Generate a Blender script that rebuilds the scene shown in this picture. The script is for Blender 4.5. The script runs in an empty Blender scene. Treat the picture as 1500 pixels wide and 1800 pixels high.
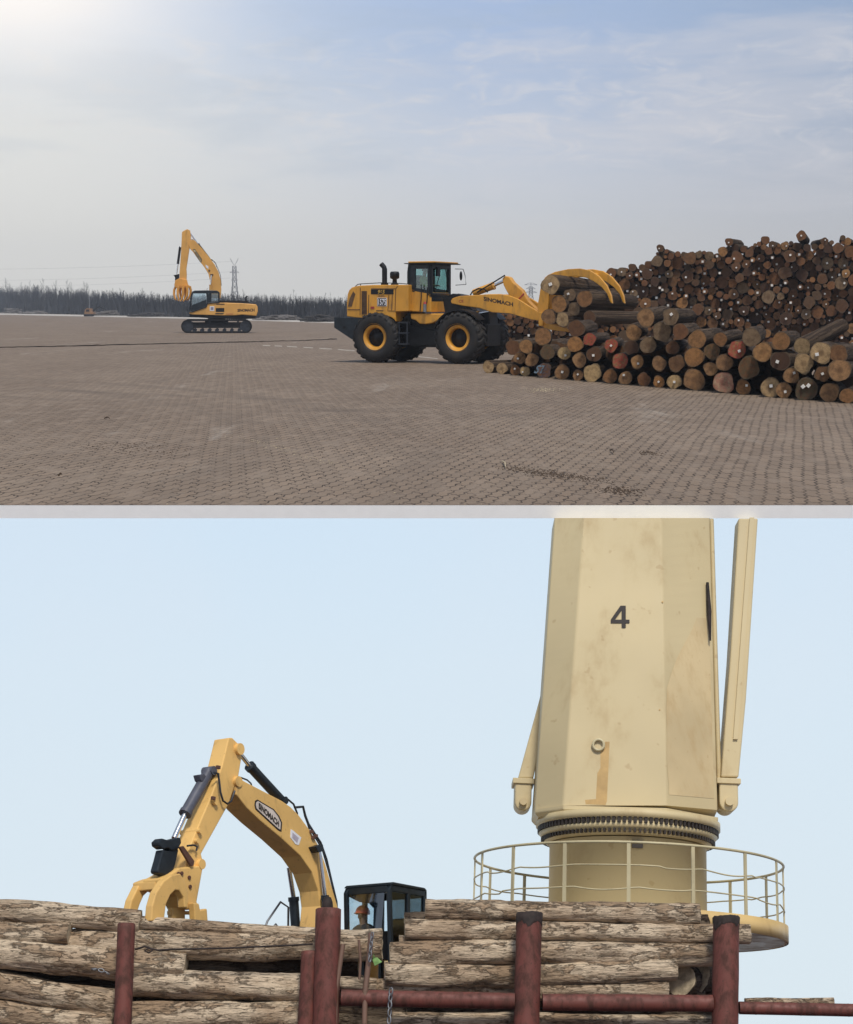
import bpy, bmesh, math, random
from mathutils import Vector as V, Matrix, noise
R = math.radians
sc = bpy.context.scene
col = sc.collection
rnd = random.Random(7)

# ------------------------------------------------------------------ camera, sky, sun, exposure
U = 2.4                       # size of the yard relative to the ship's deck
FPX = 3000.0                  # focal length for a 1500 wide picture
YH = 541.0                    # horizon row of the yard
PHI = math.atan((900 - YH) / FPX)
CAMP = V((0, 0, 1.75 * U))
cd = bpy.data.cameras.new('camera')
cam = bpy.data.objects.new('camera', cd)
col.objects.link(cam)
cam.location = CAMP
cam.rotation_euler = (math.pi / 2 - PHI, 0, 0)
cd.sensor_fit = 'HORIZONTAL'
cd.sensor_width = 36
cd.lens = 36 * FPX / 1500
cd.clip_start = 0.5
cd.clip_end = 9000
sc.camera = cam

SUN = V((0.13, -0.36, 0.92)).normalized()     # direction towards the sun
wd = bpy.data.worlds.new('World')
sc.world = wd
wd.use_nodes = True

def nt_tools(nt):
    def n(t, **k):
        o = nt.nodes.new(t)
        for a, b in k.items():
            if a == 'inp':
                for i, v in b.items():
                    o.inputs[i].default_value = v
            else:
                setattr(o, a, b)
        return o
    def m(op, a, b=None, c=None, clamp=False):
        o = nt.nodes.new('ShaderNodeMath'); o.operation = op; o.use_clamp = clamp
        for i, v in enumerate((a, b, c)):
            if v is None: continue
            if isinstance(v, (int, float)): o.inputs[i].default_value = v
            else: nt.links.new(v, o.inputs[i])
        return o.outputs[0]
    def mix(fac, a, b, bt='MIX'):
        o = nt.nodes.new('ShaderNodeMix'); o.data_type = 'RGBA'; o.blend_type = bt
        for i, v in ((0, fac), (6, a), (7, b)):
            if isinstance(v, (int, float)): o.inputs[i].default_value = v
            elif isinstance(v, tuple): o.inputs[i].default_value = (v[0], v[1], v[2], 1)
            else: nt.links.new(v, o.inputs[i])
        return o.outputs[2]
    def ramp(x, stops, interp='LINEAR'):
        o = nt.nodes.new('ShaderNodeValToRGB'); cr = o.color_ramp; cr.interpolation = interp
        while len(cr.elements) < len(stops): cr.elements.new(0.5)
        for e, (p, c) in zip(cr.elements, stops):
            e.position = p
            e.color = (c, c, c, 1) if isinstance(c, (int, float)) else (c[0], c[1], c[2], 1)
        nt.links.new(x, o.inputs[0])
        return o.outputs[0]
    def rng(x, a, b, c=0.0, d=1.0, smooth=True):
        o = nt.nodes.new('ShaderNodeMapRange')
        o.interpolation_type = 'SMOOTHSTEP' if smooth else 'LINEAR'
        nt.links.new(x, o.inputs[0])
        for i, v in enumerate((a, b, c, d)): o.inputs[i + 1].default_value = v
        return o.outputs[0]
    return n, m, mix, ramp, rng, nt.links.new

def build_world():
    nt = wd.node_tree
    nt.nodes.clear()
    n, m, mix, ramp, rng, L = nt_tools(nt)
    tc = n('ShaderNodeTexCoord')
    sp = n('ShaderNodeSeparateXYZ'); L(tc.outputs['Generated'], sp.inputs[0])
    x, y, z = sp.outputs
    sky = n('ShaderNodeTexSky', sky_type='NISHITA', sun_disc=False)
    sky.sun_elevation = math.asin(SUN.z); sky.sun_rotation = math.atan2(SUN.x, SUN.y)
    sky.air_density = 1.3; sky.dust_density = 2.5
    nish = n('ShaderNodeVectorMath', operation='SCALE'); L(sky.outputs[0], nish.inputs[0]); nish.inputs[3].default_value = 0.09
    # thin hazy overcast near the horizon of the yard
    up = ramp(m('MULTIPLY', z, 4.0, clamp=True), [(0.0, (.665, .655, .63)), (.16, (.65, .655, .66)), (.36, (.555, .615, .72)),
              (.55, (.435, .535, .72)), (.72, (.385, .505, .735)), (1.0, (.40, .51, .70))])
    # paler on the left, greyer blue on the right
    left = rng(x, 0.06, -0.25)
    up = mix(m('MULTIPLY', left, .66), up, ramp(m('MULTIPLY', z, 4.0, clamp=True), [(0, (.74, .725, .69)), (.4, (.80, .80, .77)), (.62, (.66, .75, .85)), (1, (.66, .74, .86))]))
    right = rng(x, 0.02, 0.25)
    up = mix(m('MULTIPLY', right, .55), up, ramp(m('MULTIPLY', z, 4.0, clamp=True), [(0, (.47, .475, .49)), (.3, (.40, .43, .50)), (.6, (.27, .36, .50)), (1, (.27, .36, .52))]))
    # streaks of thin cloud, tilted, rising to the right
    mp = n('ShaderNodeMapping'); L(tc.outputs['Generated'], mp.inputs[0])
    mp.inputs['Rotation'].default_value = (0, R(11), 0); mp.inputs['Scale'].default_value = (5.5, 2.0, 26)
    ns = n('ShaderNodeTexNoise', inp={'Scale': 1.3, 'Detail': 6.0, 'Roughness': .55, 'Distortion': .5}); L(mp.outputs[0], ns.inputs[0])
    cl = m('MULTIPLY', rng(ns.outputs['Fac'], .47, .70), rng(z, .02, .09))
    up = mix(m('MULTIPLY', cl, .42), up, (.68, .67, .70))
    mp2 = n('ShaderNodeMapping'); L(tc.outputs['Generated'], mp2.inputs[0])
    mp2.inputs['Rotation'].default_value = (0, R(16), 0); mp2.inputs['Scale'].default_value = (18, 6.0, 60); mp2.inputs['Location'].default_value = (3, 0, 1)
    ns2 = n('ShaderNodeTexNoise', inp={'Scale': 1.5, 'Detail': 7.0, 'Roughness': .62, 'Distortion': 1.0}); L(mp2.outputs[0], ns2.inputs[0])
    wisp = m('MULTIPLY', rng(ns2.outputs['Fac'], .45, .75), m('MULTIPLY', rng(z, .06, .10), rng(z, .18, .12)))
    up = mix(m('MULTIPLY', wisp, .55), up, (.74, .72, .73))
    dk = m('MULTIPLY', rng(ns.outputs['Fac'], .47, .30), rng(z, .03, .1))
    up = mix(m('MULTIPLY', dk, .35), up, (.40, .49, .62))
    # bright cloud in the top left corner
    dx = m('MULTIPLY', m('ADD', x, .232), 11.0); dz = m('MULTIPLY', m('SUBTRACT', z, .176), 22.0)
    gl = m('POWER', 2.718, m('MULTIPLY', m('ADD', m('MULTIPLY', dx, dx), m('MULTIPLY', dz, dz)), -1.0))
    up = mix(m('MULTIPLY', gl, .9, clamp=True), up, (1.15, 1.08, 1.02))
    dx2 = m('MULTIPLY', m('ADD', x, .25), 5.5); dz2 = m('MULTIPLY', m('SUBTRACT', z, .09), 13.0)
    gl2 = m('POWER', 2.718, m('MULTIPLY', m('ADD', m('MULTIPLY', dx2, dx2), m('MULTIPLY', dz2, dz2)), -1.0))
    up = mix(m('MULTIPLY', gl2, .45), up, (.86, .85, .79))
    # higher up the clear sky takes over, broken by cloud
    hi = m('MULTIPLY', rng(z, .22, .5), .55)
    up = mix(hi, up, nish.outputs[0])
    # pale blue air below the yard, over the ship
    lo = ramp(m('MULTIPLY', z, -2.4, clamp=True), [(0.22, (.64, .79, .94)), (.50, (.69, .81, .91)), (.95, (.715, .815, .875))])
    ns3 = n('ShaderNodeTexNoise', inp={'Scale': 7.0, 'Detail': 3.0}); L(tc.outputs['Generated'], ns3.inputs[0])
    lo = mix(m('MULTIPLY', rng(ns3.outputs['Fac'], .4, .7), .25), lo, (.72, .80, .89))
    c = mix(rng(z, -.035, -.075), up, lo)
    bg = n('ShaderNodeBackground'); L(c, bg.inputs[0]); bg.inputs[1].default_value = 1.0
    out = n('ShaderNodeOutputWorld'); L(bg.outputs[0], out.inputs[0])
build_world()

sd = bpy.data.lights.new('sun', 'SUN')
sd.energy = 2.8; sd.angle = R(10.0); sd.color = (1.0, .93, .82)
so = bpy.data.objects.new('sun', sd); col.objects.link(so)
so.location = (-40, -20, 60)
so.rotation_euler = SUN.to_track_quat('Z', 'Y').to_euler()
sc.view_settings.view_transform = 'Standard'
sc.view_settings.look = 'None'
sc.view_settings.exposure = 0.0
sc.view_settings.gamma = 1.0
sc.render.engine = 'CYCLES'
sc.cycles.max_bounces = 8
sc.cycles.transparent_max_bounces = 16

# ------------------------------------------------------------------ geometry helpers
FW = V((0, math.cos(PHI), -math.sin(PHI))); UPV = V((0, math.sin(PHI), math.cos(PHI))); RT = V((1, 0, 0))
def ray(px, py):
    return FW + RT * ((px - 750) / FPX) + UPV * ((900 - py) / FPX)
def hit(px, py, P, N):
    d = ray(px, py)
    return CAMP + d * ((P - CAMP).dot(N) / d.dot(N))
def gnd(px, py, z=0.0):
    return hit(px, py, V((0, 0, z)), V((0, 0, 1)))
def atY(px, py, Y):
    return hit(px, py, V((0, Y, 0)), V((0, 1, 0)))

class Fr:
    def __init__(s, o, ex, ey, ez, k=1.0):
        s.o, s.ex, s.ey, s.ez, s.k = V(o), V(ex), V(ey), V(ez), k
    def w(s, x, y, z):
        return s.o + (s.ex * x + s.ey * y + s.ez * z) * s.k
    def l(s, p):
        d = (p - s.o) / s.k
        return V((d.dot(s.ex), d.dot(s.ey), d.dot(s.ez)))
    def tr(s, px, py, y=0.0):                     # pixel -> (x, z) on the plane y
        q = s.l(hit(px, py, s.w(0, y, 0), s.ey)); return (q.x, q.z)
    def trx(s, px, py, x=0.0):                    # pixel -> (y, z) on the plane x
        q = s.l(hit(px, py, s.w(x, 0, 0), s.ex)); return (q.y, q.z)
WORLD = Fr((0, 0, 0), (1, 0, 0), (0, 1, 0), (0, 0, 1))

class MB:
    def __init__(s):
        s.v = []; s.f = []; s.sm = []; s.mi = []
    def add(s, vs, fs, smooth=False, mi=0):
        b = len(s.v); s.v += [V(p) for p in vs]
        for f in fs:
            s.f.append([b + i for i in f]); s.sm.append(smooth); s.mi.append(mi)
        return s
    def box(s, fr, x0, x1, y0, y1, z0, z1, mi=0):
        vs = [fr.w(x, y, z) for z in (z0, z1) for y in (y0, y1) for x in (x0, x1)]
        return s.add(vs, [(0, 2, 3, 1), (4, 5, 7, 6), (0, 1, 5, 4), (2, 6, 7, 3), (0, 4, 6, 2), (1, 3, 7, 5)], False, mi)
    def prism(s, fr, pts, y0, y1, mi=0):
        n = len(pts)
        vs = [fr.w(x, y0, z) for x, z in pts] + [fr.w(x, y1, z) for x, z in pts]
        fs = [tuple(range(n)), tuple(range(2 * n - 1, n - 1, -1))]
        fs += [(i, i + n, (i + 1) % n + n, (i + 1) % n) for i in range(n)]
        return s.add(vs, fs, False, mi)
    def prismx(s, fr, pts, x0, x1, mi=0):
        n = len(pts)
        vs = [fr.w(x0, y, z) for y, z in pts] + [fr.w(x1, y, z) for y, z in pts]
        fs = [tuple(range(n)), tuple(range(2 * n - 1, n - 1, -1))]
        fs += [(i, i + n, (i + 1) % n + n, (i + 1) % n) for i in range(n)]
        return s.add(vs, fs, False, mi)
    def loft(s, rings, cap=True, smooth=False, mi=0):
        n = len(rings[0]); vs = [p for r in rings for p in r]; fs = []
        for k in range(len(rings) - 1):
            for i in range(n):
                j = (i + 1) % n
                fs.append((k * n + i, k * n + j, (k + 1) * n + j, (k + 1) * n + i))
        s.add(vs, fs, smooth, mi)
        if cap:
            s.add(rings[0], [tuple(range(n - 1, -1, -1))], False, mi); s.add(rings[-1], [tuple(range(n))], False, mi)
        return s
    def tube(s, pts, r, n=8, mi=0, cap=True, smooth=True):
        pts = [V(p) for p in pts]; rs = r if isinstance(r, (list, tuple)) else [r] * len(pts)
        rings = []; up = None
        for i, p in enumerate(pts):
            a = pts[max(i - 1, 0)]; b = pts[min(i + 1, len(pts) - 1)]
            t = (b - a).normalized()
            if up is None: up = V((0, 0, 1)) if abs(t.z) < .9 else V((1, 0, 0))
            sx = t.cross(up).normalized(); up = sx.cross(t).normalized()
            rings.append([p + (sx * math.cos(q) + up * math.sin(q)) * rs[i] for q in [2 * math.pi * k / n for k in range(n)]])
        return s.loft(rings, cap, smooth, mi)
    def lathe(s, c, ax, prof, n=24, mi=0, smooth=True, cap=True):
        ax = V(ax).normalized(); a = ax.orthogonal().normalized(); b = ax.cross(a)
        rings = [[V(c) + ax * h + (a * math.cos(2 * math.pi * k / n) + b * math.sin(2 * math.pi * k / n)) * r for k in range(n)] for r, h in prof]
        return s.loft(rings, cap, smooth, mi)
    def ball(s, c, fr, rx, ry, rz, n=12, k=8, mi=0, zmin=-1.0):
        rings = []
        for j in range(k + 1):
            t = -math.pi / 2 + math.pi * j / k
            zz = max(math.sin(t), zmin); cc = max(math.cos(t), .02)
            rings.append([V(c) + (fr.ex * rx * cc * math.cos(2 * math.pi * i / n) + fr.ey * ry * cc * math.sin(2 * math.pi * i / n) + fr.ez * rz * zz) * fr.k for i in range(n)])
        return s.loft(rings, True, True, mi)
    def build(s, name, mats, parent=None, bevel=0, loc=None, label=None):
        if not isinstance(mats, (list, tuple)): mats = [mats]
        if loc is None:
            if parent is not None: loc = parent.matrix_world.translation if False else V(parent['_w'])
            else:
                lo = V([min(v[i] for v in s.v) for i in range(3)]); hi = V([max(v[i] for v in s.v) for i in range(3)])
                loc = V(((lo.x + hi.x) / 2, (lo.y + hi.y) / 2, lo.z))
        me = bpy.data.meshes.new(name)
        me.from_pydata([v - loc for v in s.v], [], s.f)
        for p, a, b in zip(me.polygons, s.sm, s.mi):
            p.use_smooth = a; p.material_index = b
        bm = bmesh.new(); bm.from_mesh(me); bmesh.ops.recalc_face_normals(bm, faces=bm.faces); bm.to_mesh(me); bm.free()
        for mt in mats: me.materials.append(mt)
        o = bpy.data.objects.new(name, me); col.objects.link(o)
        if parent is not None:
            o.parent = parent; o.location = loc - V(parent['_w'])
        else: o.location = loc
        o['_w'] = list(loc)
        if bevel:
            b = o.modifiers.new('bevel', 'BEVEL'); b.width = bevel; b.segments = 2; b.limit_method = 'ANGLE'; b.angle_limit = R(35)
        if label: o['label'] = label
        return o

def tag(o, label, cat, group=None, kind=None):
    if label: o['label'] = label
    if cat: o['category'] = cat
    if group: o['group'] = group
    if kind: o['kind'] = kind
    return o
def thing(name, label, cat, loc, group=None):
    o = bpy.data.objects.new(name, None); col.objects.link(o)
    o.location = loc; o['_w'] = list(loc); o.empty_display_size = .3
    return tag(o, label, cat, group)

def text_mesh(name, s, p0, p1, p3, P, N, mt, parent, off=0.006, bold=.02, shear=0):
    """Flat painted lettering: p0 bottom left, p1 bottom right, p3 top left (pixels), laid on the plane P, N."""
    cu = bpy.data.curves.new(name, 'FONT'); cu.body = s; cu.offset = bold; cu.shear = shear
    t = bpy.data.objects.new(name, cu); col.objects.link(t)
    dg = bpy.context.evaluated_depsgraph_get(); dg.update()
    me = bpy.data.meshes.new_from_object(t.evaluated_get(dg))
    bpy.data.objects.remove(t)
    me.name = name
    xs = [v.co.x for v in me.vertices]; ys = [v.co.y for v in me.vertices]
    x0, x1, y0, y1 = min(xs), max(xs), min(ys), max(ys)
    A, B, D = hit(*p0, P, N), hit(*p1, P, N), hit(*p3, P, N)
    nn = N.normalized()
    if nn.dot(CAMP - P) < 0: nn = -nn
    loc = V(parent['_w'])
    for v in me.vertices:
        u = (v.co.x - x0) / (x1 - x0); w = (v.co.y - y0) / (y1 - y0)
        v.co = A + (B - A) * u + (D - A) * w + nn * off - loc
    me.materials.clear(); me.materials.append(mt)
    o = bpy.data.objects.new(name, me); col.objects.link(o); o.parent = parent
    o['_w'] = list(loc)
    return o

# ------------------------------------------------------------------ materials
def newmat(name):
    mt = bpy.data.materials.new(name); mt.use_nodes = True
    nt = mt.node_tree; nt.nodes.clear()
    t = nt_tools(nt); n, L = t[0], t[5]
    p = n('ShaderNodeBsdfPrincipled'); o = n('ShaderNodeOutputMaterial'); L(p.outputs[0], o.inputs[0])
    return mt, nt, t, p
def setp(p, **k):
    for a, b in k.items():
        p.inputs[a.replace('_', ' ')].default_value = b
def simple(name, c, rough=.6, metal=0.0, var=.25, scale=3.0, bump=0.0, spec=.5):
    mt, nt, (n, m, mix, ramp, rng, L), p = newmat(name)
    tc = n('ShaderNodeTexCoord')
    ns = n('ShaderNodeTexNoise', inp={'Scale': scale, 'Detail': 5.0, 'Roughness': .6}); L(tc.outputs['Object'], ns.inputs[0])
    f = rng(ns.outputs['Fac'], .3, .7)
    cc = mix(f, tuple(v * (1 - var) for v in c), tuple(min(1, v * (1 + var)) for v in c))
    L(cc, p.inputs['Base Color'])
    setp(p, Roughness=rough, Metallic=metal); p.inputs['Specular IOR Level'].default_value = spec
    if bump:
        b = n('ShaderNodeBump', inp={'Strength': bump, 'Distance': .03}); L(ns.outputs['Fac'], b.inputs['Height']); L(b.outputs[0], p.inputs['Normal'])
    return mt
def paint(name, c, dirt=(.12, .08, .045), amt=.35, scale=.9, rough=.42, spots=.0, thr=.52):
    mt, nt, (n, m, mix, ramp, rng, L), p = newmat(name)
    tc = n('ShaderNodeTexCoord'); ge = n('ShaderNodeNewGeometry')
    mp = n('ShaderNodeMapping'); L(ge.outputs['Position'], mp.inputs[0]); mp.inputs['Scale'].default_value = (1.0, 1.0, .35)
    ns = n('ShaderNodeTexNoise', inp={'Scale': scale * 2.2, 'Detail': 7.0, 'Roughness': .65}); L(mp.outputs[0], ns.inputs[0])
    nb = n('ShaderNodeTexNoise', inp={'Scale': scale * .5, 'Detail': 3.0}); L(ge.outputs['Position'], nb.inputs[0])
    base = mix(rng(nb.outputs['Fac'], .3, .7), tuple(v * .88 for v in c), tuple(min(1, v * 1.08) for v in c))
    cc = mix(m('MULTIPLY', rng(ns.outputs['Fac'], thr, thr + .26), amt), base, dirt)
    if spots:
        vo = n('ShaderNodeTexNoise', inp={'Scale': scale * 9, 'Detail': 2.0}); L(ge.outputs['Position'], vo.inputs[0])
        cc = mix(m('MULTIPLY', rng(vo.outputs['Fac'], .68, .74), spots), cc, dirt)
    L(cc, p.inputs['Base Color'])
    L(rng(ns.outputs['Fac'], .3, .8, rough * .85, min(1, rough * 1.5)), p.inputs['Roughness'])
    b = n('ShaderNodeBump', inp={'Strength': .08, 'Distance': .03}); L(ns.outputs['Fac'], b.inputs['Height']); L(b.outputs[0], p.inputs['Normal'])
    return mt
def glass(name, tint, gloss=.10):
    mt, nt, (n, m, mix, ramp, rng, L), p = newmat(name)
    nt.nodes.remove(p)
    tr = n('ShaderNodeBsdfTransparent'); tr.inputs[0].default_value = (*tint, 1)
    gl = n('ShaderNodeBsdfGlossy'); gl.inputs['Roughness'].default_value = .06; gl.inputs[0].default_value = (.9, .95, 1, 1)
    mx = n('ShaderNodeMixShader'); mx.inputs[0].default_value = gloss
    L(tr.outputs[0], mx.inputs[1]); L(gl.outputs[0], mx.inputs[2])
    L(mx.outputs[0], [q for q in nt.nodes if q.type == 'OUTPUT_MATERIAL'][0].inputs[0])
    return mt
M = {}
M['yellow'] = paint('loader_yellow', (.64, .305, .034), thr=.47, amt=.50, spots=.25)
M['yellow2'] = paint('excavator_yellow', (.68, .36, .085), amt=.38)
M['amber'] = paint('grapple_orange', (.72, .34, .06), amt=.22)
M['ship_yellow'] = paint('deck_machine_yellow', (.76, .475, .155), amt=.42, scale=1.6, spots=.35)
M['cream'] = paint('crane_cream', (.60, .495, .285), dirt=(.36, .23, .10), amt=.55, scale=.45, rough=.5, spots=.35)
M['black'] = simple('black_paint', (.0065, .0072, .009), .5, var=.4, spec=.3)
M['navy'] = simple('dark_navy_paint', (.012, .018, .025), .45, var=.3, spec=.35)
M['cab_black'] = simple('cab_frame_paint', (.009, .015, .021), .35, var=.3, spec=.4)
M['tyre'] = paint('tyre_rubber', (.0095, .0090, .0095), dirt=(.060, .048, .036), amt=.55, scale=1.4, rough=.75, thr=.46)
M['steel_dark'] = simple('dark_steel', (.03, .035, .045), .4, .3, var=.3)
M['chrome'] = simple('chrome_rod', (.75, .77, .8), .18, 1.0, var=.05)
M['louver'] = simple('louver_brown', (.10, .052, .022), .6)
M['white'] = simple('white_paint', (.78, .78, .77), .5, var=.05)
M['txt_black'] = simple('lettering_black', (.018, .012, .010), .6, var=.1)
M['txt_white'] = simple('lettering_white', (.75, .76, .80), .6, var=.05)
M['txt_gold'] = simple('lettering_gold', (.55, .33, .06), .6, var=.05)
M['red'] = simple('red_paint', (.35, .035, .03), .5)
M['rust'] = paint('rusty_red_steel', (.150, .042, .031), dirt=(.050, .022, .015), thr=.40, amt=.80, scale=3.0, rough=.65, spots=.9)
M['char'] = simple('charred_steel', (.022, .014, .012), .8, var=.5, scale=8)
M['glass'] = glass('cab_glass', (.70, .86, .86), .12)
M['glass_dark'] = glass('dark_cab_glass', (.36, .43, .46), .10)
M['glass_clear'] = glass('clear_cab_glass', (.86, .92, .95), .08)
M['hivis'] = simple('hi_vis_yellow', (.42, .50, .06), .8, var=.2, scale=9)
M['hivis_green'] = simple('hi_vis_green', (.19, .36, .12), .8, var=.2, scale=9)
M['jacket'] = simple('dark_grey_jacket', (.045, .040, .042), .9, var=.4, scale=12)
M['skin'] = simple('skin', (.42, .23, .15), .6, var=.1)
M['helmet'] = simple('orange_helmet', (.95, .13, .065), .35, var=.08)
M['trouser'] = simple('dark_trousers', (.03, .035, .05), .9)
M['galv'] = simple('galvanised_steel', (.22, .23, .25), .5, .5)
M['rail_paint'] = paint('railing_paint', (.50, .44, .27), dirt=(.16, .12, .07), amt=.6, scale=2.5)
M['tooth'] = simple('slewing_teeth', (.035, .026, .02), .6, .2)
M['streak'] = simple('rust_streak', (.50, .33, .13), .6, var=.18, scale=2.0)

def bark_mat(name, light, mid, dark, dirt=.5):
    mt, nt, (n, m, mix, ramp, rng, L), p = newmat(name)
    tc = n('ShaderNodeTexCoord'); oi = n('ShaderNodeObjectInfo')
    off = n('ShaderNodeVectorMath', operation='ADD'); L(tc.outputs['Object'], off.inputs[0])
    cb = n('ShaderNodeCombineXYZ'); L(m('MULTIPLY', oi.outputs['Random'], 37.0), cb.inputs[1]); L(cb.outputs[0], off.inputs[1])
    mp = n('ShaderNodeMapping'); L(off.outputs[0], mp.inputs[0]); mp.inputs['Scale'].default_value = (9.0, 3.6, 9.0)
    a = n('ShaderNodeTexNoise', inp={'Scale': 1.0, 'Detail': 8.0, 'Roughness': .66, 'Distortion': .5}); L(mp.outputs[0], a.inputs[0])
    mp2 = n('ShaderNodeMapping'); L(off.outputs[0], mp2.inputs[0]); mp2.inputs['Scale'].default_value = (42, 6.0, 42)
    b = n('ShaderNodeTexNoise', inp={'Scale': 1.0, 'Detail': 6.0, 'Roughness': .7}); L(mp2.outputs[0], b.inputs[0])
    mp3 = n('ShaderNodeMapping'); L(off.outputs[0], mp3.inputs[0]); mp3.inputs['Scale'].default_value = (3.2, 1.0, 3.2)
    c3 = n('ShaderNodeTexNoise', inp={'Scale': 1.0, 'Detail': 3.0, 'Roughness': .5}); L(mp3.outputs[0], c3.inputs[0])
    # bark still on, or peeled down to the wood
    peel = rng(m('ADD', c3.outputs['Fac'], m('MULTIPLY', m('SUBTRACT', a.outputs['Fac'], .5), .75)), .50, .57)
    wood = ramp(b.outputs['Fac'], [(.30, tuple(v * .9 for v in mid)), (.43, tuple(v * .72 for v in light)), (.55, light), (.75, tuple(min(1, v * 1.18) for v in light))])
    mp4 = n('ShaderNodeMapping'); L(off.outputs[0], mp4.inputs[0]); mp4.inputs['Scale'].default_value = (1.6, .9, 1.6)
    d4 = n('ShaderNodeTexNoise', inp={'Scale': 1.0, 'Detail': 4.0}); L(mp4.outputs[0], d4.inputs[0])
    wood = mix(m('MULTIPLY', rng(d4.outputs['Fac'], .42, .62), .55), wood, mid)
    brk = ramp(m('ADD', m('MULTIPLY', a.outputs['Fac'], .5), m('MULTIPLY', b.outputs['Fac'], .5)), [(.36, dark), (.50, tuple(v * .75 for v in mid)), (.60, mid), (.72, tuple(v * .6 for v in light))])
    cc = mix(m('MULTIPLY', peel, dirt * 1.75), wood, brk)
    mp5 = n('ShaderNodeMapping'); L(off.outputs[0], mp5.inputs[0]); mp5.inputs['Scale'].default_value = (30, 1.6, 30)
    d5 = n('ShaderNodeTexNoise', inp={'Scale': 1.0, 'Detail': 3.0, 'Distortion': .4}); L(mp5.outputs[0], d5.inputs[0])
    crack = rng(m('ABSOLUTE', m('SUBTRACT', d5.outputs['Fac'], .43)), .018, .0)
    cc = mix(m('MULTIPLY', crack, .8), cc, dark)
    L(cc, p.inputs['Base Color']); setp(p, Roughness=.9); p.inputs['Specular IOR Level'].default_value = .2
    h = m('ADD', m('ADD', m('MULTIPLY', a.outputs['Fac'], .8), m('MULTIPLY', b.outputs['Fac'], .6)), m('SUBTRACT', m('MULTIPLY', peel, .9), m('MULTIPLY', crack, .8)))
    bp = n('ShaderNodeBump', inp={'Strength': 1.0, 'Distance': .06}); L(h, bp.inputs['Height']); L(bp.outputs[0], p.inputs['Normal'])
    return mt
M['bark_pale'] = bark_mat('weathered_pale_bark', (.70, .57, .415), (.35, .235, .145), (.045, .027, .017), .40)
M['bark_dark'] = bark_mat('gap_shade_bark', (.20, .155, .11), (.08, .055, .038), (.018, .013, .010))  # bark colour darkened for the shade inside the deck stack
M['bark_yard'] = bark_mat('yard_log_bark', (.13, .088, .056), (.055, .034, .021), (.012, .008, .006))

def end_mat(name, tones, paintc=None, pamt=0.0, rings=True):
    mt, nt, (n, m, mix, ramp, rng, L), p = newmat(name)
    tc = n('ShaderNodeTexCoord'); oi = n('ShaderNodeObjectInfo'); ge = n('ShaderNodeNewGeometry')
    rn = m('FRACT', m('ADD', m('MULTIPLY', oi.outputs['Random'], 1.0), m('MULTIPLY', ge.outputs['Random Per Island'], 1.0 if not rings else .0)))
    k = len(tones)
    cc = ramp(rn, [(i / k, t) for i, t in enumerate(tones)], 'CONSTANT' if not rings else 'LINEAR')
    ns = n('ShaderNodeTexNoise', inp={'Scale': 2.3 if rings else .8, 'Detail': 5.0, 'Roughness': .65}, noise_dimensions='4D')
    L(tc.outputs['Object'], ns.inputs['Vector']); L(m('MULTIPLY', oi.outputs['Random'], 50.0), ns.inputs['W'])
    cc = mix(rng(ns.outputs['Fac'], .35, .72), cc, mix(.6, cc, (.045, .026, .016)))
    if rings:
        sp = n('ShaderNodeSeparateXYZ'); L(tc.outputs['Object'], sp.inputs[0])
        rr = m('SQRT', m('ADD', m('POWER', sp.outputs[0], 2.0), m('POWER', sp.outputs[2], 2.0)))
        rr2 = m('ADD', rr, m('MULTIPLY', ns.outputs['Fac'], .35))
        wv = m('SINE', m('MULTIPLY', rr2, 46.0))
        cc = mix(m('MULTIPLY', rng(wv, .2, 1.0), .22), cc, (.05, .028, .015))
        core = m('MULTIPLY', rng(rr2, .62, .30), m('MULTIPLY', rng(oi.outputs['Random'], .3, .6), .55))
        cc = mix(core, cc, (.085, .042, .022))
        rim = rng(rr, .86, .97)
        cc = mix(m('MULTIPLY', rim, .6), cc, (.10, .075, .05))
        at = n('ShaderNodeMath', operation='ARCTAN2'); L(sp.outputs[0], at.inputs[0]); L(sp.outputs[2], at.inputs[1])
        ck = m('ABSOLUTE', m('SINE', m('ADD', m('MULTIPLY', at.outputs[0], 2.5), m('MULTIPLY', oi.outputs['Random'], 20.0))))
        ck = m('MULTIPLY', rng(ck, .05, .0), rng(rr, .8, .45))
        cc = mix(m('MULTIPLY', ck, .6), cc, (.02, .012, .008))
    if paintc:
        n5 = n('ShaderNodeTexNoise', inp={'Scale': 3.0, 'Detail': 4.0}); L(tc.outputs['Object'], n5.inputs[0])
        cc = mix(m('MULTIPLY', rng(n5.outputs['Fac'], .38, .56), pamt), cc, paintc)
    L(cc, p.inputs['Base Color']); setp(p, Roughness=.85); p.inputs['Specular IOR Level'].default_value = .2
    bp = n('ShaderNodeBump', inp={'Strength': .4, 'Distance': .06}); L(ns.outputs['Fac'], bp.inputs['Height']); L(bp.outputs[0], p.inputs['Normal'])
    return mt
TN = [(.38, .185, .066), (.31, .155, .06), (.25, .12, .05), (.41, .22, .09), (.28, .155, .075), (.35, .195, .09)]
TD = [(.17, .078, .036), (.22, .10, .042), (.12, .058, .030), (.11, .070, .042), (.19, .085, .04), (.14, .078, .042), (.25, .12, .05), (.075, .040, .026)]  # dark wood tones that also hold the tall pile's shade
M['end'] = end_mat('sawn_end', TN)
M['end_dark'] = end_mat('weathered_end', TD)
M['end_stuff'] = end_mat('dark_shade_ends', TD, rings=False)
M['end_red'] = end_mat('red_painted_end', TN, (.38, .045, .045), .62)
M['end_pink'] = end_mat('pink_streaked_end', [(.46, .30, .19), (.5, .34, .22)], (.42, .12, .09), .4)
M['end_green'] = end_mat('green_stained_end', TD, (.06, .075, .045), .4)
M['end_blue'] = end_mat('blue_sprayed_end', TD, (.03, .07, .13), .35)
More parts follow.
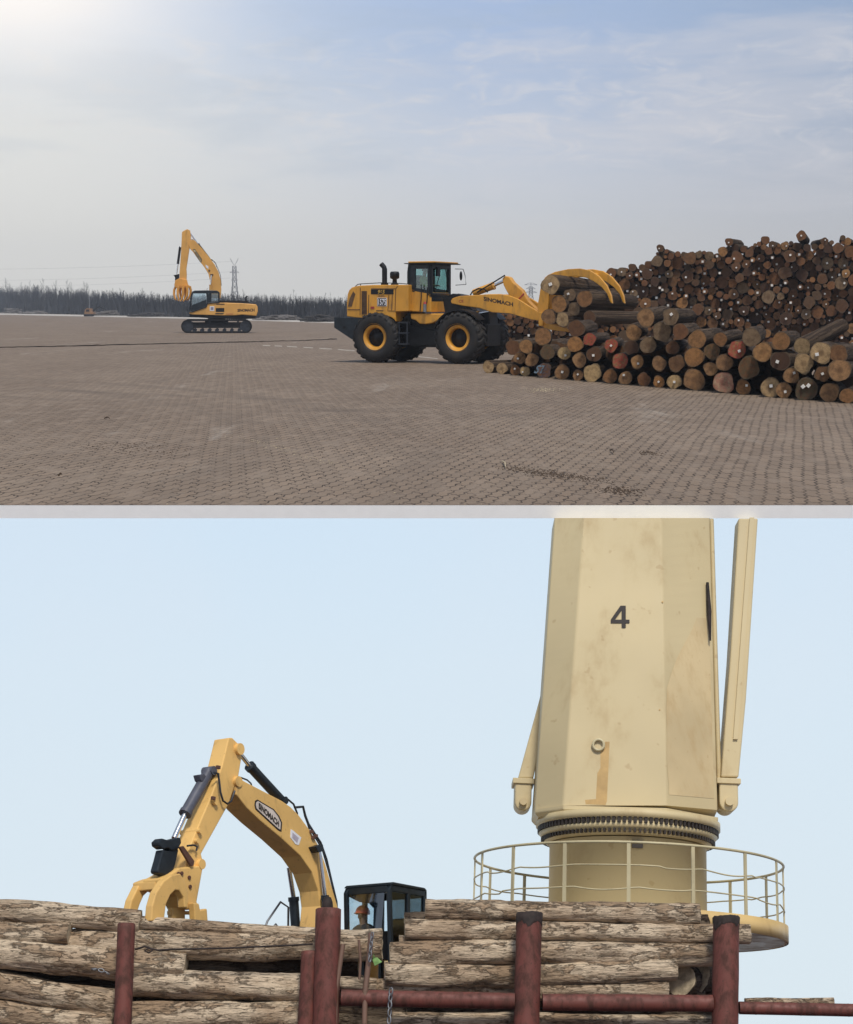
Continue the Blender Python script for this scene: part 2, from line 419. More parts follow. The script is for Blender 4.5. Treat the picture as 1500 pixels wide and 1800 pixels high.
M['end_grey'] = end_mat('grey_end', [(.19, .125, .075), (.23, .155, .09)])
M['end_pale'] = end_mat('pale_fresh_end', [(.50, .35, .17), (.46, .31, .16)])
M['tag'] = simple('paper_tag', (.74, .72, .68), .8, var=.08)

# ------------------------------------------------------------------ the yard: ground, edge, far wood, pylons
EDGE = gnd(750, 888).y
def ground_material():
    mt, nt, (n, m, mix, ramp, rng, L), p = newmat('zigzag_pavers')
    ge = n('ShaderNodeNewGeometry')
    mp = n('ShaderNodeMapping'); L(ge.outputs['Position'], mp.inputs[0])
    mp.inputs['Scale'].default_value = (1 / U, 1 / (2.55 * U), 1); mp.inputs['Rotation'].default_value = (0, 0, R(-61))
    # slight unevenness of the courses
    nw = n('ShaderNodeTexNoise', inp={'Scale': .8, 'Detail': 3.0}); L(mp.outputs[0], nw.inputs[0])
    sp = n('ShaderNodeSeparateXYZ'); L(mp.outputs[0], sp.inputs[0])
    zz = m('MULTIPLY', m('PINGPONG', sp.outputs[0], .05625), .55)
    yy = m('ADD', m('ADD', sp.outputs[1], zz), m('MULTIPLY', nw.outputs['Fac'], .12))
    zy = m('MULTIPLY', m('PINGPONG', sp.outputs[1], .028), .7)
    cb = n('ShaderNodeCombineXYZ'); L(m('ADD', sp.outputs[0], zy), cb.inputs[0]); L(yy, cb.inputs[1])
    br = n('ShaderNodeTexBrick', inp={'Scale': 1.0, 'Mortar Size': .0095, 'Mortar Smooth': .35, 'Brick Width': .225, 'Row Height': .1125, 'Bias': 0.0})
    br.offset = .5
    L(cb.outputs[0], br.inputs['Vector'])
    br.inputs['Color1'].default_value = (.90, .90, .90, 1); br.inputs['Color2'].default_value = (1.07, 1.06, 1.05, 1)
    br.inputs['Mortar'].default_value = (1, 1, 1, 1)
    big = n('ShaderNodeTexNoise', inp={'Scale': .35, 'Detail': 5.0, 'Roughness': .6}); L(mp.outputs[0], big.inputs[0])
    fine = n('ShaderNodeTexNoise', inp={'Scale': 45.0, 'Detail': 5.0, 'Roughness': .7}); L(mp.outputs[0], fine.inputs[0])
    mid = n('ShaderNodeTexNoise', inp={'Scale': 3.5, 'Detail': 6.0, 'Roughness': .65}); L(mp.outputs[0], mid.inputs[0])
    base = mix(rng(big.outputs['Fac'], .3, .7), (.180, .130, .090), (.226, .170, .122))
    base = mix(m('MULTIPLY', rng(mid.outputs['Fac'], .42, .75), .45), base, (.275, .222, .175))
    base = mix(1.0, base, br.outputs['Color'], 'MULTIPLY')
    base = mix(m('MULTIPLY', rng(fine.outputs['Fac'], .35, .7), .30), base, (.13, .10, .08))
    # joints: dark, filled here and there with pale sand
    jf = m('MULTIPLY', br.outputs['Fac'], rng(mid.outputs['Fac'], .66, .40, .10, .95))
    base = mix(jf, base, (.030, .020, .013))
    # chalky scuffs and dark oily patches
    mps = n('ShaderNodeMapping'); L(ge.outputs['Position'], mps.inputs[0]); mps.inputs['Scale'].default_value = (.25, .04, 1); mps.inputs['Rotation'].default_value = (0, 0, R(18))
    sc_ = n('ShaderNodeTexNoise', inp={'Scale': 1.0, 'Detail': 8.0, 'Roughness': .7, 'Distortion': .6}); L(mps.outputs[0], sc_.inputs[0])
    base = mix(m('MULTIPLY', rng(sc_.outputs['Fac'], .58, .74), .42), base, (.42, .38, .33))
    oil = n('ShaderNodeTexNoise', inp={'Scale': 1.7, 'Detail': 6.0, 'Roughness': .7}); L(mps.outputs[0], oil.inputs[0])
    base = mix(m('MULTIPLY', rng(oil.outputs['Fac'], .56, .72), .38), base, (.10, .075, .058))
    # faint tyre tracks: pairs of wide arcs worn over the blocks
    pos = n('ShaderNodeSeparateXYZ'); L(mp.outputs[0], pos.inputs[0])
    gp = n('ShaderNodeSeparateXYZ'); L(ge.outputs['Position'], gp.inputs[0])
    ux = m('DIVIDE', gp.outputs[0], U); uy = m('DIVIDE', gp.outputs[1], U)
    for cx_, cy_, rad in ((-14.0, 55.0, 31.0), (-14.0, 55.0, 28.6), (20.0, 70.0, 46.0), (20.0, 70.0, 43.6), (-30.0, 20.0, 30.0), (-30.0, 20.0, 27.8)):
        dd = m('SQRT', m('ADD', m('POWER', m('SUBTRACT', ux, cx_), 2.0), m('POWER', m('SUBTRACT', uy, cy_), 2.0)))
        trk = m('MULTIPLY', rng(m('ABSOLUTE', m('SUBTRACT', dd, rad)), .45, .15), rng(big.outputs['Fac'], .38, .62))
        base = mix(m('MULTIPLY', trk, .30), base, (.085, .062, .046))
    L(base, p.inputs['Base Color']); setp(p, Roughness=.82); p.inputs['Specular IOR Level'].default_value = .3
    hgt = m('SUBTRACT', m('MULTIPLY', fine.outputs['Fac'], .25), m('MULTIPLY', br.outputs['Fac'], 1.0))
    bp = n('ShaderNodeBump', inp={'Strength': .55, 'Distance': .02 * U}); L(hgt, bp.inputs['Height']); L(bp.outputs[0], p.inputs['Normal'])
    return mt
M['ground'] = ground_material()
GX, GY = 900, 1850
b = MB(); b.add([V((-GX, EDGE + .25, 0)), V((GX, EDGE + .25, 0)), V((GX, GY, 0)), V((-GX, GY, 0))], [(0, 1, 2, 3)])
b.add([V((-GX, EDGE, .004)), V((GX, EDGE, .004)), V((GX, EDGE + .26, .004)), V((-GX, EDGE + .26, .004))], [(0, 1, 2, 3)])
tag(b.build('ground', M['ground'], loc=V((0, 0, 0))), None, None, kind='structure')
bz = atY(750, 911, EDGE).z
b = MB(); b.box(WORLD, -GX, GX, EDGE + .001, EDGE + .25, bz, -.002)
M['edge_white'] = simple('white_edge_paint', (.93, .93, .92), .6, var=.02)
tag(b.build('kerb', M['edge_white'], loc=V((0, EDGE, 0))), None, None, kind='structure')

M['apron'] = simple('pale_concrete', (.40, .37, .33), .85, var=.15, scale=.02)
def gsheet(name, pix, mt, z):
    bb = MB(); q = [gnd(px, py, z) for px, py in pix]; bb.add(q, [tuple(range(len(q)))])
    return tag(bb.build(name, mt, loc=V((q[0].x, q[0].y, z))), None, None, kind='structure')
gsheet('road', [(-200, 552.5), (14, 553.2), (330, 560), (600, 568), (900, 577), (1000, 579), (1000, 573), (600, 563.5), (330, 557), (14, 550.6), (-200, 550)], M['apron'], .004)
M['worn_white'] = simple('worn_white_line', (.34, .30, .25), .8, var=.35, scale=.6)
pts = [(462, 607.0), (500, 608.5), (545, 611), (600, 614.5), (660, 619.5), (720, 625), (775, 631)]
for i, (a, c) in enumerate([(0, .35), (.55, .9), (1.1, 1.5), (1.75, 2.1), (2.3, 2.7), (2.9, 3.4), (3.5, 4.0), (4.1, 4.9), (5.0, 5.9)]):
    def at(t):
        k = min(int(t), len(pts) - 2); f = t - k
        return (pts[k][0] * (1 - f) + pts[k + 1][0] * f, pts[k][1] * (1 - f) + pts[k + 1][1] * f)
    (ax, ay), (cx, cy) = at(a), at(c)
    gsheet('road_marking', [(ax, ay + .7), (cx, cy + .7), (cx, cy - .7), (ax, ay - .7)], M['worn_white'], .008)

# dark cable lying over the paving
def cable(pix, r, label, jit=.5):
    q = []
    for k in range(len(pix) - 1):
        for s in range(12):
            f = s / 12
            q.append(gnd(pix[k][0] * (1 - f) + pix[k + 1][0] * f, pix[k][1] * (1 - f) + pix[k + 1][1] * f + rnd.uniform(-jit, jit), r))
    q.append(gnd(*pix[-1], r))
    bb = MB(); bb.tube(q, [r * rnd.uniform(.7, 1.25) for _ in q], 6)
    return tag(bb.build('cable', M['char']), label, 'cable')
cable([(-60, 611.5), (80, 609), (200, 606), (330, 603), (440, 600.5), (525, 598.5), (592, 595.5)], .026 * U, 'long dark cable lying across the paving in front of the excavator', .35)

# dirt, bark crumbs and straw on the paving
M['crumb'] = simple('bark_crumbs', (.055, .033, .018), .95, var=.5, scale=10)
M['straw'] = simple('straw_bits', (.40, .33, .22), .9, var=.3, scale=10)
def crumbs(cx, cy, wx, wy, n, mt, size, name, label, slope=0.0):
    bb = MB()
    for _ in range(n):
        ox = rnd.gauss(0, wx / 2); px = cx + ox; py = cy + ox * slope + rnd.gauss(0, wy / 2)
        py = min(py, 886)
        p = gnd(px, py, .006); s = size * rnd.uniform(.4, 1.4); a = rnd.uniform(0, 6.3)
        d = V((math.cos(a), math.sin(a) * 2.2, 0)) * s; e = V((-math.sin(a), math.cos(a) * 2.2, 0)) * s * rnd.uniform(.2, .6)
        h = V((0, 0, s * rnd.uniform(.15, .5)))
        vs = [p - d, p - e, p + d, p + e, p + h]
        bb.add(vs, [(0, 1, 4), (1, 2, 4), (2, 3, 4), (3, 0, 4), (3, 2, 1, 0)])
    return tag(bb.build(name, mt, loc=gnd(cx, cy)), label, None, kind='stuff')
crumbs(940, 829, 70, 7, 260, M['crumb'], .014 * U, 'bark_debris', 'scattered dark bark crumbs on the paving', .10)
crumbs(1000, 838, 70, 6, 260, M['crumb'], .014 * U, 'bark_debris', 'scattered dark bark crumbs on the paving', .10)
crumbs(1085, 862, 44, 7, 300, M['crumb'], .013 * U, 'bark_debris', 'scattered dark bark crumbs on the paving', .08)
crumbs(1140, 796, 26, 4, 130, M['crumb'], .015 * U, 'bark_debris', 'scattered dark bark crumbs on the paving', .12)
crumbs(225, 786, 110, 10, 170, M['crumb'], .016 * U, 'bark_debris', 'scattered dark bark crumbs on the paving', .08)
crumbs(960, 685, 34, 5, 200, M['straw'], .018 * U, 'straw', 'pale splinters on the paving')
crumbs(500, 790, 120, 6, 160, M['straw'], .011 * U, 'straw', 'pale splinters on the paving', .28)
crumbs(820, 700, 900, 220, 260, M['crumb'], .013 * U, 'bark_debris', 'scattered dark bark crumbs on the paving')
crumbs(700, 740, 900, 220, 130, M['straw'], .011 * U, 'straw', 'pale splinters on the paving')
def twig(px, py, dx, dy, label, mt):
    a = gnd(px, py, .02 * U); c = gnd(px + dx, py + dy, .03 * U); mdl = (a + c) / 2 + V((.02, 0, .02 * U))
    bb = MB(); bb.tube([a, mdl, c], [.012 * U, .01 * U, .006 * U], 5)
    tag(bb.build('twig', mt), label, 'twig')
twig(884, 811, 5, 10, 'pale twig lying on the paving beside the dark bark crumbs', M['straw'])
twig(1073, 791, 6, 4, 'short dark twig lying alone on the paving at right', M['crumb'])
twig(184, 735, 9, 0.5, 'dark stick lying on the paving at left', M['crumb'])
twig(102, 836, 7, -2, 'dark splinter lying near the yard edge at far left', M['crumb'])

# far wood of bare trees
def base_row(px):
    return max(549.0, 549.5 + (px - 14) * (563.5 - 549.5) / 586)
def top_row(px):
    xs = [(-300, 500), (14, 500), (60, 497), (110, 503), (180, 507), (300, 514), (450, 514), (600, 520), (1100, 541)]
    for (a, ya), (c, yc) in zip(xs, xs[1:]):
        if px <= c: return ya + (yc - ya) * (px - a) / (c - a)
    return 541
def wood_depth(px):
    return CAMP.z * FPX / (base_row(px) - YH)
def tree_shape(bt, bc, p, h, w, k, rg, lean=0.0):
    """bare poplar-like tree: tapered trunk and up-swept limbs with twigs; bt trunk builder, bc crown builder."""
    top = p + V((lean * h, 0, h))
    bt.tube([p, p.lerp(top, .5), top], [w, w * .6, w * .12], 4, smooth=False)
    for i in range(k):
        f = rg.uniform(.22, .96); q = p.lerp(top, f); a = rg.uniform(0, 6.28)
        ln = h * (1.0 - f) * rg.uniform(.35, .7) + h * .05
        d = V((math.cos(a) * .42, math.sin(a) * .42, rg.uniform(.75, 1.0)))
        e = q + d * ln; ww = w * (.42 - .25 * f)
        sd_ = V((math.sin(a + .7), math.cos(a + .7), 0)) * ww
        sd2 = V((0, 0, 1)).cross(sd_)
        bc.add([q - sd_, q + sd_, q + sd2, e], [(0, 1, 3), (1, 2, 3), (2, 0, 3)])
        for j in range(3):
            g = rg.uniform(.2, .8); q2 = q.lerp(e, g); a2 = a + rg.uniform(-1.3, 1.3)
            e2 = q2 + V((math.cos(a2) * .5, math.sin(a2) * .5, rg.uniform(.5, 1))) * ln * rg.uniform(.3, .55)
            s2 = sd_ * .6
            bc.add([q2 - s2, q2 + s2, e2], [(0, 1, 2)])
M['wood'] = simple('haze_blue_wood', (.030, .034, .042), .95, var=.3, scale=.05)  # bluish base: distance haze put into the tree colour
M['trunk'] = simple('grey_trunk', (.06, .062, .068), .95, var=.3, scale=.05)
bt = MB(); rg = random.Random(3)
for i in range(3600):
    px = rg.uniform(-260, 960); D = wood_depth(px) * rg.uniform(1.0, 1.10)
    h = (base_row(px) - top_row(px)) * wood_depth(px) / FPX * rg.uniform(.62, .98)
    tree_shape(bt, bt, atY(px, 541, D) * 1.0 - V((0, 0, CAMP.z)), h, h * .018, 14, rg, rg.uniform(-.03, .03))
# scrub at the feet of the trees
for i in range(11000):
    px = rg.uniform(-260, 960); D = wood_depth(px) * rg.uniform(.985, 1.08); sz = D * rg.choice((rg.uniform(3, 14), rg.uniform(8, 30), rg.uniform(14, 42))) / FPX
    p = V(((px - 750) / FPX * D * 1.0, D, 0)); a = rg.uniform(0, 3.1)
    d = V((math.cos(a), math.sin(a), 0)) * min(sz * .45, D * 2.2 / FPX)
    bt.add([p - d, p + d, p + V((rg.uniform(-.3, .3) * sz, rg.uniform(-.3, .3) * sz, sz))], [(0, 1, 2)])
tag(bt.build('wood', M['wood'], loc=V((0, 800, 0))), 'long belt of bare winter trees along the far side of the yard', None, kind='stuff')
# taller trees that stand out of the belt
proto = []
for v in range(5):
    root = thing('bare_tree', 'tall bare tree standing out of the far wood behind the yard', 'tree', V((0, 0, 0)), 'bare trees rising out of the far wood')
    b1, b2 = MB(), MB(); tree_shape(b1, b2, V((0, 0, 0)), 10.0, .13, 26, random.Random(20 + v), random.Random(v).uniform(-.02, .02))
    b1.build('trunk', M['trunk'], root); b2.build('crown', M['wood'], root)
    proto.append(root)
def clone(root):
    c = root.copy(); col.objects.link(c)
    for ch in list(root.children):
        d = ch.copy(); col.objects.link(d); d.parent = c
        for g in list(ch.children):
            e = g.copy(); col.objects.link(e); e.parent = d
    return c
used = set()
for i in range(90):
    px = -40 + 11.2 * i + rnd.uniform(-6, 6)
    if 318 < px < 450 and i % 2: continue
    k = rnd.randrange(5)
    o = proto[k] if k not in used else clone(proto[k]); used.add(k)
    D = wood_depth(px) * .99
    h = (base_row(px) - top_row(px)) * D / FPX * rnd.uniform(.84, 1.24)
    o.location = ((px - 750) / FPX * D, D, 0); s = h / 10
    o.scale = (s * rnd.uniform(.8, 1.2),) * 2 + (s,); o.rotation_euler = (0, 0, rnd.uniform(0, 6.28))

# low dark heaps along the foot of the wood
M['heap'] = simple('dark_timber_heap', (.045, .042, .042), .95, var=.6, scale=.3)
M['heap_pale'] = simple('grey_timber_heap', (.14, .13, .125), .95, var=.5, scale=.3)
def heap(px0, px1, py, hpx, label, mt):
    D = CAMP.z * FPX / (py - YH); bb = MB(); n = int((px1 - px0) * 1.6)
    for i in range(n):
        f = rnd.random(); env = math.sin(math.pi * min(max(f, .03), .97)) ** .6
        px = px0 + (px1 - px0) * f; z = rnd.uniform(0, 1) * env * hpx * D / FPX
        r = D * rnd.uniform(.7, 1.4) / FPX; ln = D * rnd.uniform(7, 22) / FPX
        c = V(((px - 750) / FPX * D, D * rnd.uniform(1, 1.02), max(z, r))); a = rnd.uniform(-.35, .35)
        d = V((math.cos(a), math.sin(a) * 3, rnd.uniform(-.08, .08))) * ln / 2
        bb.tube([c - d, c + d], r, 6)
    tag(bb.build('timber_heap', mt), label, 'timber heap')
heap(531, 592, 565.5, 12, 'long low heap of dark timber behind the loader, in front of the far wood', M['heap'])
heap(455, 528, 562.5, 9, 'low grey heap of brushwood right of the excavator, at the foot of the wood', M['heap_pale'])
heap(230, 316, 556.5, 7, 'low dark heap of timber left of the excavator under the grapple', M['heap'])
heap(40, 78, 551.5, 5, 'small grey heap at the far left foot of the wood', M['heap_pale'])
heap(165, 235, 554.5, 8, 'low heap of grey timber beside the tiny far excavator', M['heap_pale'])
heap(14, 26, 550.8, 9, 'small pale heap at the left end of the far wood', M['heap_pale'])

# lattice pylons beyond the wood, and their wires
def pylon(px, ytop, D, wpx, kind, label):
    k = D / FPX; X0 = (px - 750) * k; H = (YH - ytop) * k + CAMP.z
    root = thing('pylon', label, 'pylon', V((X0, D, 0)))
    o = V((X0, D, 0)); bb = MB(); r = .30 * k * 1.35
    def hw(z): return wpx * k * (.5 if z > .62 * H else .5 + .75 * (1 - z / (.62 * H)))
    lv = [H * f for f in (0, .16, .3, .42, .52, .62, .70, .78, .86)]
    for sx in (-1, 1):
        for sy in (-1, 1):
            bb.tube([o + V((sx * hw(z), sy * hw(z), z)) for z in lv], r, 4)
    for z0, z1 in zip(lv, lv[1:]):
        for sy in (-1, 1):
            for sx in (-1, 1):
                bb.tube([o + V((sx * hw(z0), sy * hw(z0), z0)), o + V((-sx * hw(z1), sy * hw(z1), z1))], r * .6, 4)
                bb.tube([o + V((sx * hw(z0), sy * hw(z0), z0)), o + V((sx * hw(z1), -sy * hw(z1), z1))], r * .6, 4)
            bb.tube([o + V((-hw(z1), sy * hw(z1), z1)), o + V((hw(z1), sy * hw(z1), z1))], r * .6, 4)
    bb.build('lattice_body', M['galv'], root)
    for zf, half in (((.985, 7), (.74, 8), (.60, 6), (.46, 6)) if kind else ((.92, 11), (.79, 8), (.66, 11))):
        arms = MB(); z = H * zf; w = half * k
        if zf > .95:
            arms.tube([o + V((-w, 0, H)), o + V((-w * .55, 0, H * .93)), o + V((0, 0, H * .87)), o + V((w * .55, 0, H * .93)), o + V((w, 0, H))], r, 4)
        else:
            arms.tube([o + V((-w, 0, z)), o + V((-wpx * k * .5, 0, z + 3 * k)), o + V((wpx * k * .5, 0, z + 3 * k)), o + V((w, 0, z)), o + V((-w, 0, z))], r * .9, 4)
        arms.build('cross_arm', M['galv'], root)
    if not kind:
        arms = MB(); arms.tube([o + V((0, 0, H * .86)), o + V((0, 0, H))], r, 4); arms.build('peak', M['galv'], root)
    return root
pylon(415.5, 455.5, 1460.0, 6, 1, 'tall grey lattice pylon with forked top behind the excavator')
pylon(932, 497, 1600.0, 6, 0, 'small grey lattice pylon seen between the loader boom and its load')
def wire(a, c, sag, label):
    q = [V(a).lerp(V(c), t / 16) - V((0, 0, sag * 4 * (t / 16) * (1 - t / 16))) for t in range(17)]
    bb = MB(); bb.tube(q, .05, 4); tag(bb.build('power_line', M['galv']), label, 'wire', 'power lines strung left of the pylon')
for yy, sg in ((459, 5), (477, 6), (488, 6)):
    A = atY(412, yy, 1460.0); wire(A, A + V((-420, 60, -2)), sg, 'thin power line running left from the tall pylon')

# ------------------------------------------------------------------ people
def person(name, label, fr, clothes, trousers, helmet=None, arms='wheel', face=None):
    """seated figure; fr: x forward, y left, z up, origin at the seat; one skinned body, clothing as children"""
    root_loc = fr.w(0, 0, 0)
    def skin(nm, pts, edges, rad, mt, parent, lvl=2):
        me = bpy.data.meshes.new(nm)
        me.from_pydata([fr.w(*p) - V(root_loc) for p in pts], edges, [])
        me.materials.append(mt)
        o = bpy.data.objects.new(nm, me); col.objects.link(o)
        if parent is None: o.location = root_loc
        else: o.parent = parent
        o['_w'] = list(root_loc)
        s = o.modifiers.new('skin', 'SKIN')
        lay = me.skin_vertices[0] if me.skin_vertices else None
        if lay is None:
            bm = bmesh.new(); bm.from_mesh(me); bm.verts.layers.skin.verify(); bm.to_mesh(me); bm.free(); lay = me.skin_vertices[0]
        for v, r in zip(lay.data, rad): v.radius = ((r, r) if not isinstance(r, tuple) else r); v.radius = tuple(q * fr.k for q in v.radius)
        lay.data[0].use_root = True
        s.use_smooth_shade = True
        ss = o.modifiers.new('sub', 'SUBSURF'); ss.levels = 1; ss.render_levels = lvl
        return o
    ea, wa = ((.17, .26, .24), (.42, .19, .24))
    P = [(0, 0, .10), (.0, 0, .30), (.02, 0, .46), (.03, 0, .56), (.05, 0, .64), (.06, 0, .76)]
    E = [(0, 1), (1, 2), (2, 3), (3, 4), (4, 5)]; RD = [.13, .125, .13, .055, .075, .085]
    for s in (-1, 1):
        b0 = len(P)
        P += [(.02, s * .18, .47), (ea[0], s * ea[1], ea[2]), (wa[0], s * wa[1], wa[2]), (wa[0] + .07, s * (wa[1] - .01), wa[2])]
        E += [(2, b0), (b0, b0 + 1), (b0 + 1, b0 + 2), (b0 + 2, b0 + 3)]; RD += [.065, .045, .030, .038]
        for j in range(5):
            q = (j - 1.5) * .019
            if j < 4: P += [(wa[0] + .12, s * (wa[1] - .01) + q, wa[2] - .005), (wa[0] + .14, s * (wa[1] - .01) + q, wa[2] - .035)]
            else: P += [(wa[0] + .07, s * (wa[1] - .045), wa[2] - .01), (wa[0] + .10, s * (wa[1] - .06), wa[2] - .03)]
            E += [(b0 + 3, len(P) - 2), (len(P) - 2, len(P) - 1)]; RD += [.009, .008]
        b0 = len(P)
        P += [(.05, s * .10, .09), (.45, s * .14, .10), (.47, s * .14, -.30), (.60, s * .14, -.36)]
        E += [(0, b0), (b0, b0 + 1), (b0 + 1, b0 + 2), (b0 + 2, b0 + 3)]; RD += [.085, .06, .045, .04]
    body = skin(name, P, E, RD, M['skin'], None)
    tag(body, label, 'person')
    P2 = [(0, 0, .06), (.0, 0, .30), (.02, 0, .47), (.04, 0, .60)]; E2 = [(0, 1), (1, 2), (2, 3)]; R2 = [.145, .14, .145, .068]
    for s in (-1, 1):
        b0 = len(P2); P2 += [(.02, s * .18, .47), (ea[0], s * ea[1], ea[2]), (wa[0] - .02, s * wa[1], wa[2])]
        E2 += [(2, b0), (b0, b0 + 1), (b0 + 1, b0 + 2)]; R2 += [.078, .058, .042]
    skin('jacket', P2, E2, R2, clothes, body)
    P3 = [(0, 0, .08)]; E3 = []; R3 = [.14]
    for s in (-1, 1):
        b0 = len(P3); P3 += [(.05, s * .10, .09), (.45, s * .14, .10), (.47, s * .14, -.27)]
        E3 += [(0, b0), (b0, b0 + 1), (b0 + 1, b0 + 2)]; R3 += [.095, .072, .06]
    skin('trousers', P3, E3, R3, trousers, body)
    f = MB()
    f.ball(fr.w(.145, 0, .715), fr, .022, .016, .026, 8, 6)
    for s in (-1, 1): f.ball(fr.w(.06, s * .085, .71), fr, .02, .012, .032, 8, 6)
    f.build('ears_and_nose', M['skin'], body)
    e = MB()
    for s in (-1, 1): e.ball(fr.w(.132, s * .032, .735), fr, .010, .012, .009, 8, 6)
    e.tube([fr.w(.138, -.022, .672), fr.w(.141, 0, .669), fr.w(.138, .022, .672)], .005 * fr.k, 5)
    e.build('eyes_and_mouth', M['black'], body)
    if helmet is not None:
        h = MB(); h.ball(fr.w(.055, 0, .765), fr, .145, .13, .145, 18, 10, zmin=-.12)
        h.lathe(fr.w(.075, 0, .758), fr.ez, [(.128 * fr.k, 0), (.146 * fr.k, .002), (.146 * fr.k, .012 * fr.k), (.12 * fr.k, .016 * fr.k)], 20)
        h.build('helmet', helmet, body)
    else:
        h = MB(); h.ball(fr.w(.05, 0, .755), fr, .105, .095, .10, 14, 8, zmin=-.1); h.build('hair', M['black'], body)
    return body

# ------------------------------------------------------------------ the wheel loader
def z1(x, y): return (580 + x / 3.947, 430 + y / 3.948)
def z3(x, y): return (840 + x / 4.412, 440 + y / 4.412)
def z5(x, y): return (700 + x / 10.714, 440 + y / 10.714)
def z6(x, y): return (590 + x / 7.5, 480 + y / 7.5)
AL = R(-26)
lex = V((math.cos(AL), math.sin(AL), 0)); ley = V((-math.sin(AL), math.cos(AL), 0))
G0 = gnd(730, 639.0)
LF = Fr(G0 + ley * 1.2 * U, lex, ley, V((0, 0, 1)), U)
ld = thing('wheel_loader', 'yellow wheel loader with a log grapple raised full of logs', 'wheel loader', LF.w(0, 0, 0))
def T(fr, conv, pts, y): return [fr.tr(*conv(a, c), y) for a, c in pts]

def wheel(fr, x, y0, y1, r, parent, out):
    """y0 outer side, y1 inner side"""
    c = fr.w(x, 0, r); k = fr.k; sgn = 1 if y1 > y0 else -1; w = abs(y1 - y0); ax = fr.ey * sgn
    o = fr.w(x, y0, r)
    t = MB()
    t.lathe(o, ax, [(a * k, h * k) for a, h in ((r * .50, .05), (r * .56, .0), (r * .76, .0), (r * .90, .03), (r * .955, .09), (r * .965, w / 2), (r * .955, w - .09), (r * .90, w - .03), (r * .7, w), (r * .5, w - .05), (r * .5, .05))], 40, cap=False)
    n = 22
    for i in range(n):
        for half in (0, 1):
            a = 2 * math.pi * (i + half * .5) / n; da = .16
            def pt(ang, rad, yy): return o + (fr.ex * math.cos(ang) + fr.ez * math.sin(ang)) * rad * k + ax * yy * k
            h0, h1 = (-.004, w * .52) if half == 0 else (w * .48, w + .004)
            sk = .16 if half == 0 else -.16
            A = [pt(a, r * .90, h0), pt(a + da, r * .90, h0), pt(a + da + sk, r * .93, h1), pt(a + sk, r * .93, h1)]
            B = [pt(a + .02, r * .985, h0 + (.05 if half == 0 else 0)), pt(a + da - .02, r * .985, h0 + (.05 if half == 0 else 0)), pt(a + da + sk - .02, r * 1.0, h1 - (.05 if half else 0)), pt(a + sk + .02, r * 1.0, h1 - (.05 if half else 0))]
            t.loft([A, B])
    wo = t.build('wheel', M['tyre'], parent)
    rm = MB()
    rm.lathe(o, ax, [(a * k, h * k) for a, h in ((r * .545, .0), (r * .565, .03), (r * .53, .05), (r * .40, .06), (r * .385, .10), (r * .36, .22), (r * .36, .32), (r * .5, .34))], 36, cap=False)
    rm.build('rim', M['yellow'], wo)
    hb = MB()
    hb.lathe(o, ax, [(a * k, h * k) for a, h in ((.02, .14), (r * .17, .15), (r * .20, .20), (r * .35, .21), (r * .36, .3), (.02, .3))], 24)
    for i in range(10):
        a = 2 * math.pi * i / 10
        q = o + (fr.ex * math.cos(a) + fr.ez * math.sin(a)) * r * .28 * k
        hb.tube([q + ax * .18 * k, q + ax * .22 * k], .022 * k, 6)
    hb.build('hub', M['black'], wo)
xr = LF.tr(*z1(305, 650), -1.2)[0]; xf = LF.tr(*z1(880, 690), -1.2)[0]
RW = .81
for xx in (xr, xf):
    wheel(LF, xx, -1.2, -.60, RW, ld, -1); wheel(LF, xx, 1.2, .60, RW, ld, 1)
# rear body
HY = -.98
hood = T(LF, z1, [(118, 498), (117, 400), (122, 345), (133, 315), (152, 296), (200, 284), (300, 279), (470, 278), (545, 278), (545, 462), (455, 465), (456, 535), (447, 520), (425, 504), (390, 494), (350, 488), (300, 489), (265, 498), (240, 508), (222, 512)], HY)
b = MB(); b.prism(LF, hood, HY, .98)
b.build('hood', M['yellow'], ld, .025 * U)
def patch(parts, y, th, mt, name, parent=ld, fr=LF, conv=z1, bev=0):
    bb = MB()
    for pts in parts: bb.prism(fr, T(fr, conv, pts, y), y - th, y + .01)
    return bb.build(name, mt, parent, bev)
patch([[(30, 505), (215, 505), (215, 605), (188, 668), (150, 655), (30, 575)]], -1.12, .0, M['navy'], 'counterweight_cheek')
cw = T(LF, z1, [(30, 505), (215, 505), (215, 605), (188, 668), (150, 655), (30, 575)], -1.10)
b = MB(); b.prism(LF, cw, -1.10, 1.10)
b.box(LF, cw[0][0] - .06, cw[0][0] + .01, -.5, .5, cw[0][1] - .32, cw[0][1] - .06)
b.build('counterweight', M['navy'], ld, .03 * U)
b = MB()
for q in ((100, 575), (175, 640)):
    x, z = LF.tr(*z1(*q), -1.11); b.tube([LF.w(x, -1.13, z), LF.w(x, -1.08, z)], .05 * U, 10)
b.build('hole', M['black'], ld)
# louvred engine door with slats
gx0, gz1 = LF.tr(*z6(345, 235), HY); gx1, gz0 = LF.tr(*z6(415, 545), HY)
b = MB(); b.box(LF, gx0, gx1, HY - .012, HY + .01, gz0, gz1)
for i in range(12):
    z = gz0 + (gz1 - gz0) * (i + .5) / 12; b.box(LF, gx0 + .02, gx1 - .02, HY - .03, HY - .008, z - .012, z + .012)
b.build('grille', M['louver'], ld)
patch([[(235, 240), (262, 275), (215, 440), (165, 440), (190, 330)]], HY, .012, M['louver'], 'rear_lamp_recess', conv=z6)
patch([[(468, 213), (765, 213), (765, 278), (468, 278)]], HY, .008, M['black'], 'decal_band', conv=z6)
patch([[(465, 440), (512, 440), (512, 470), (465, 470)]], HY, .015, M['red'], 'door_latch', conv=z6)
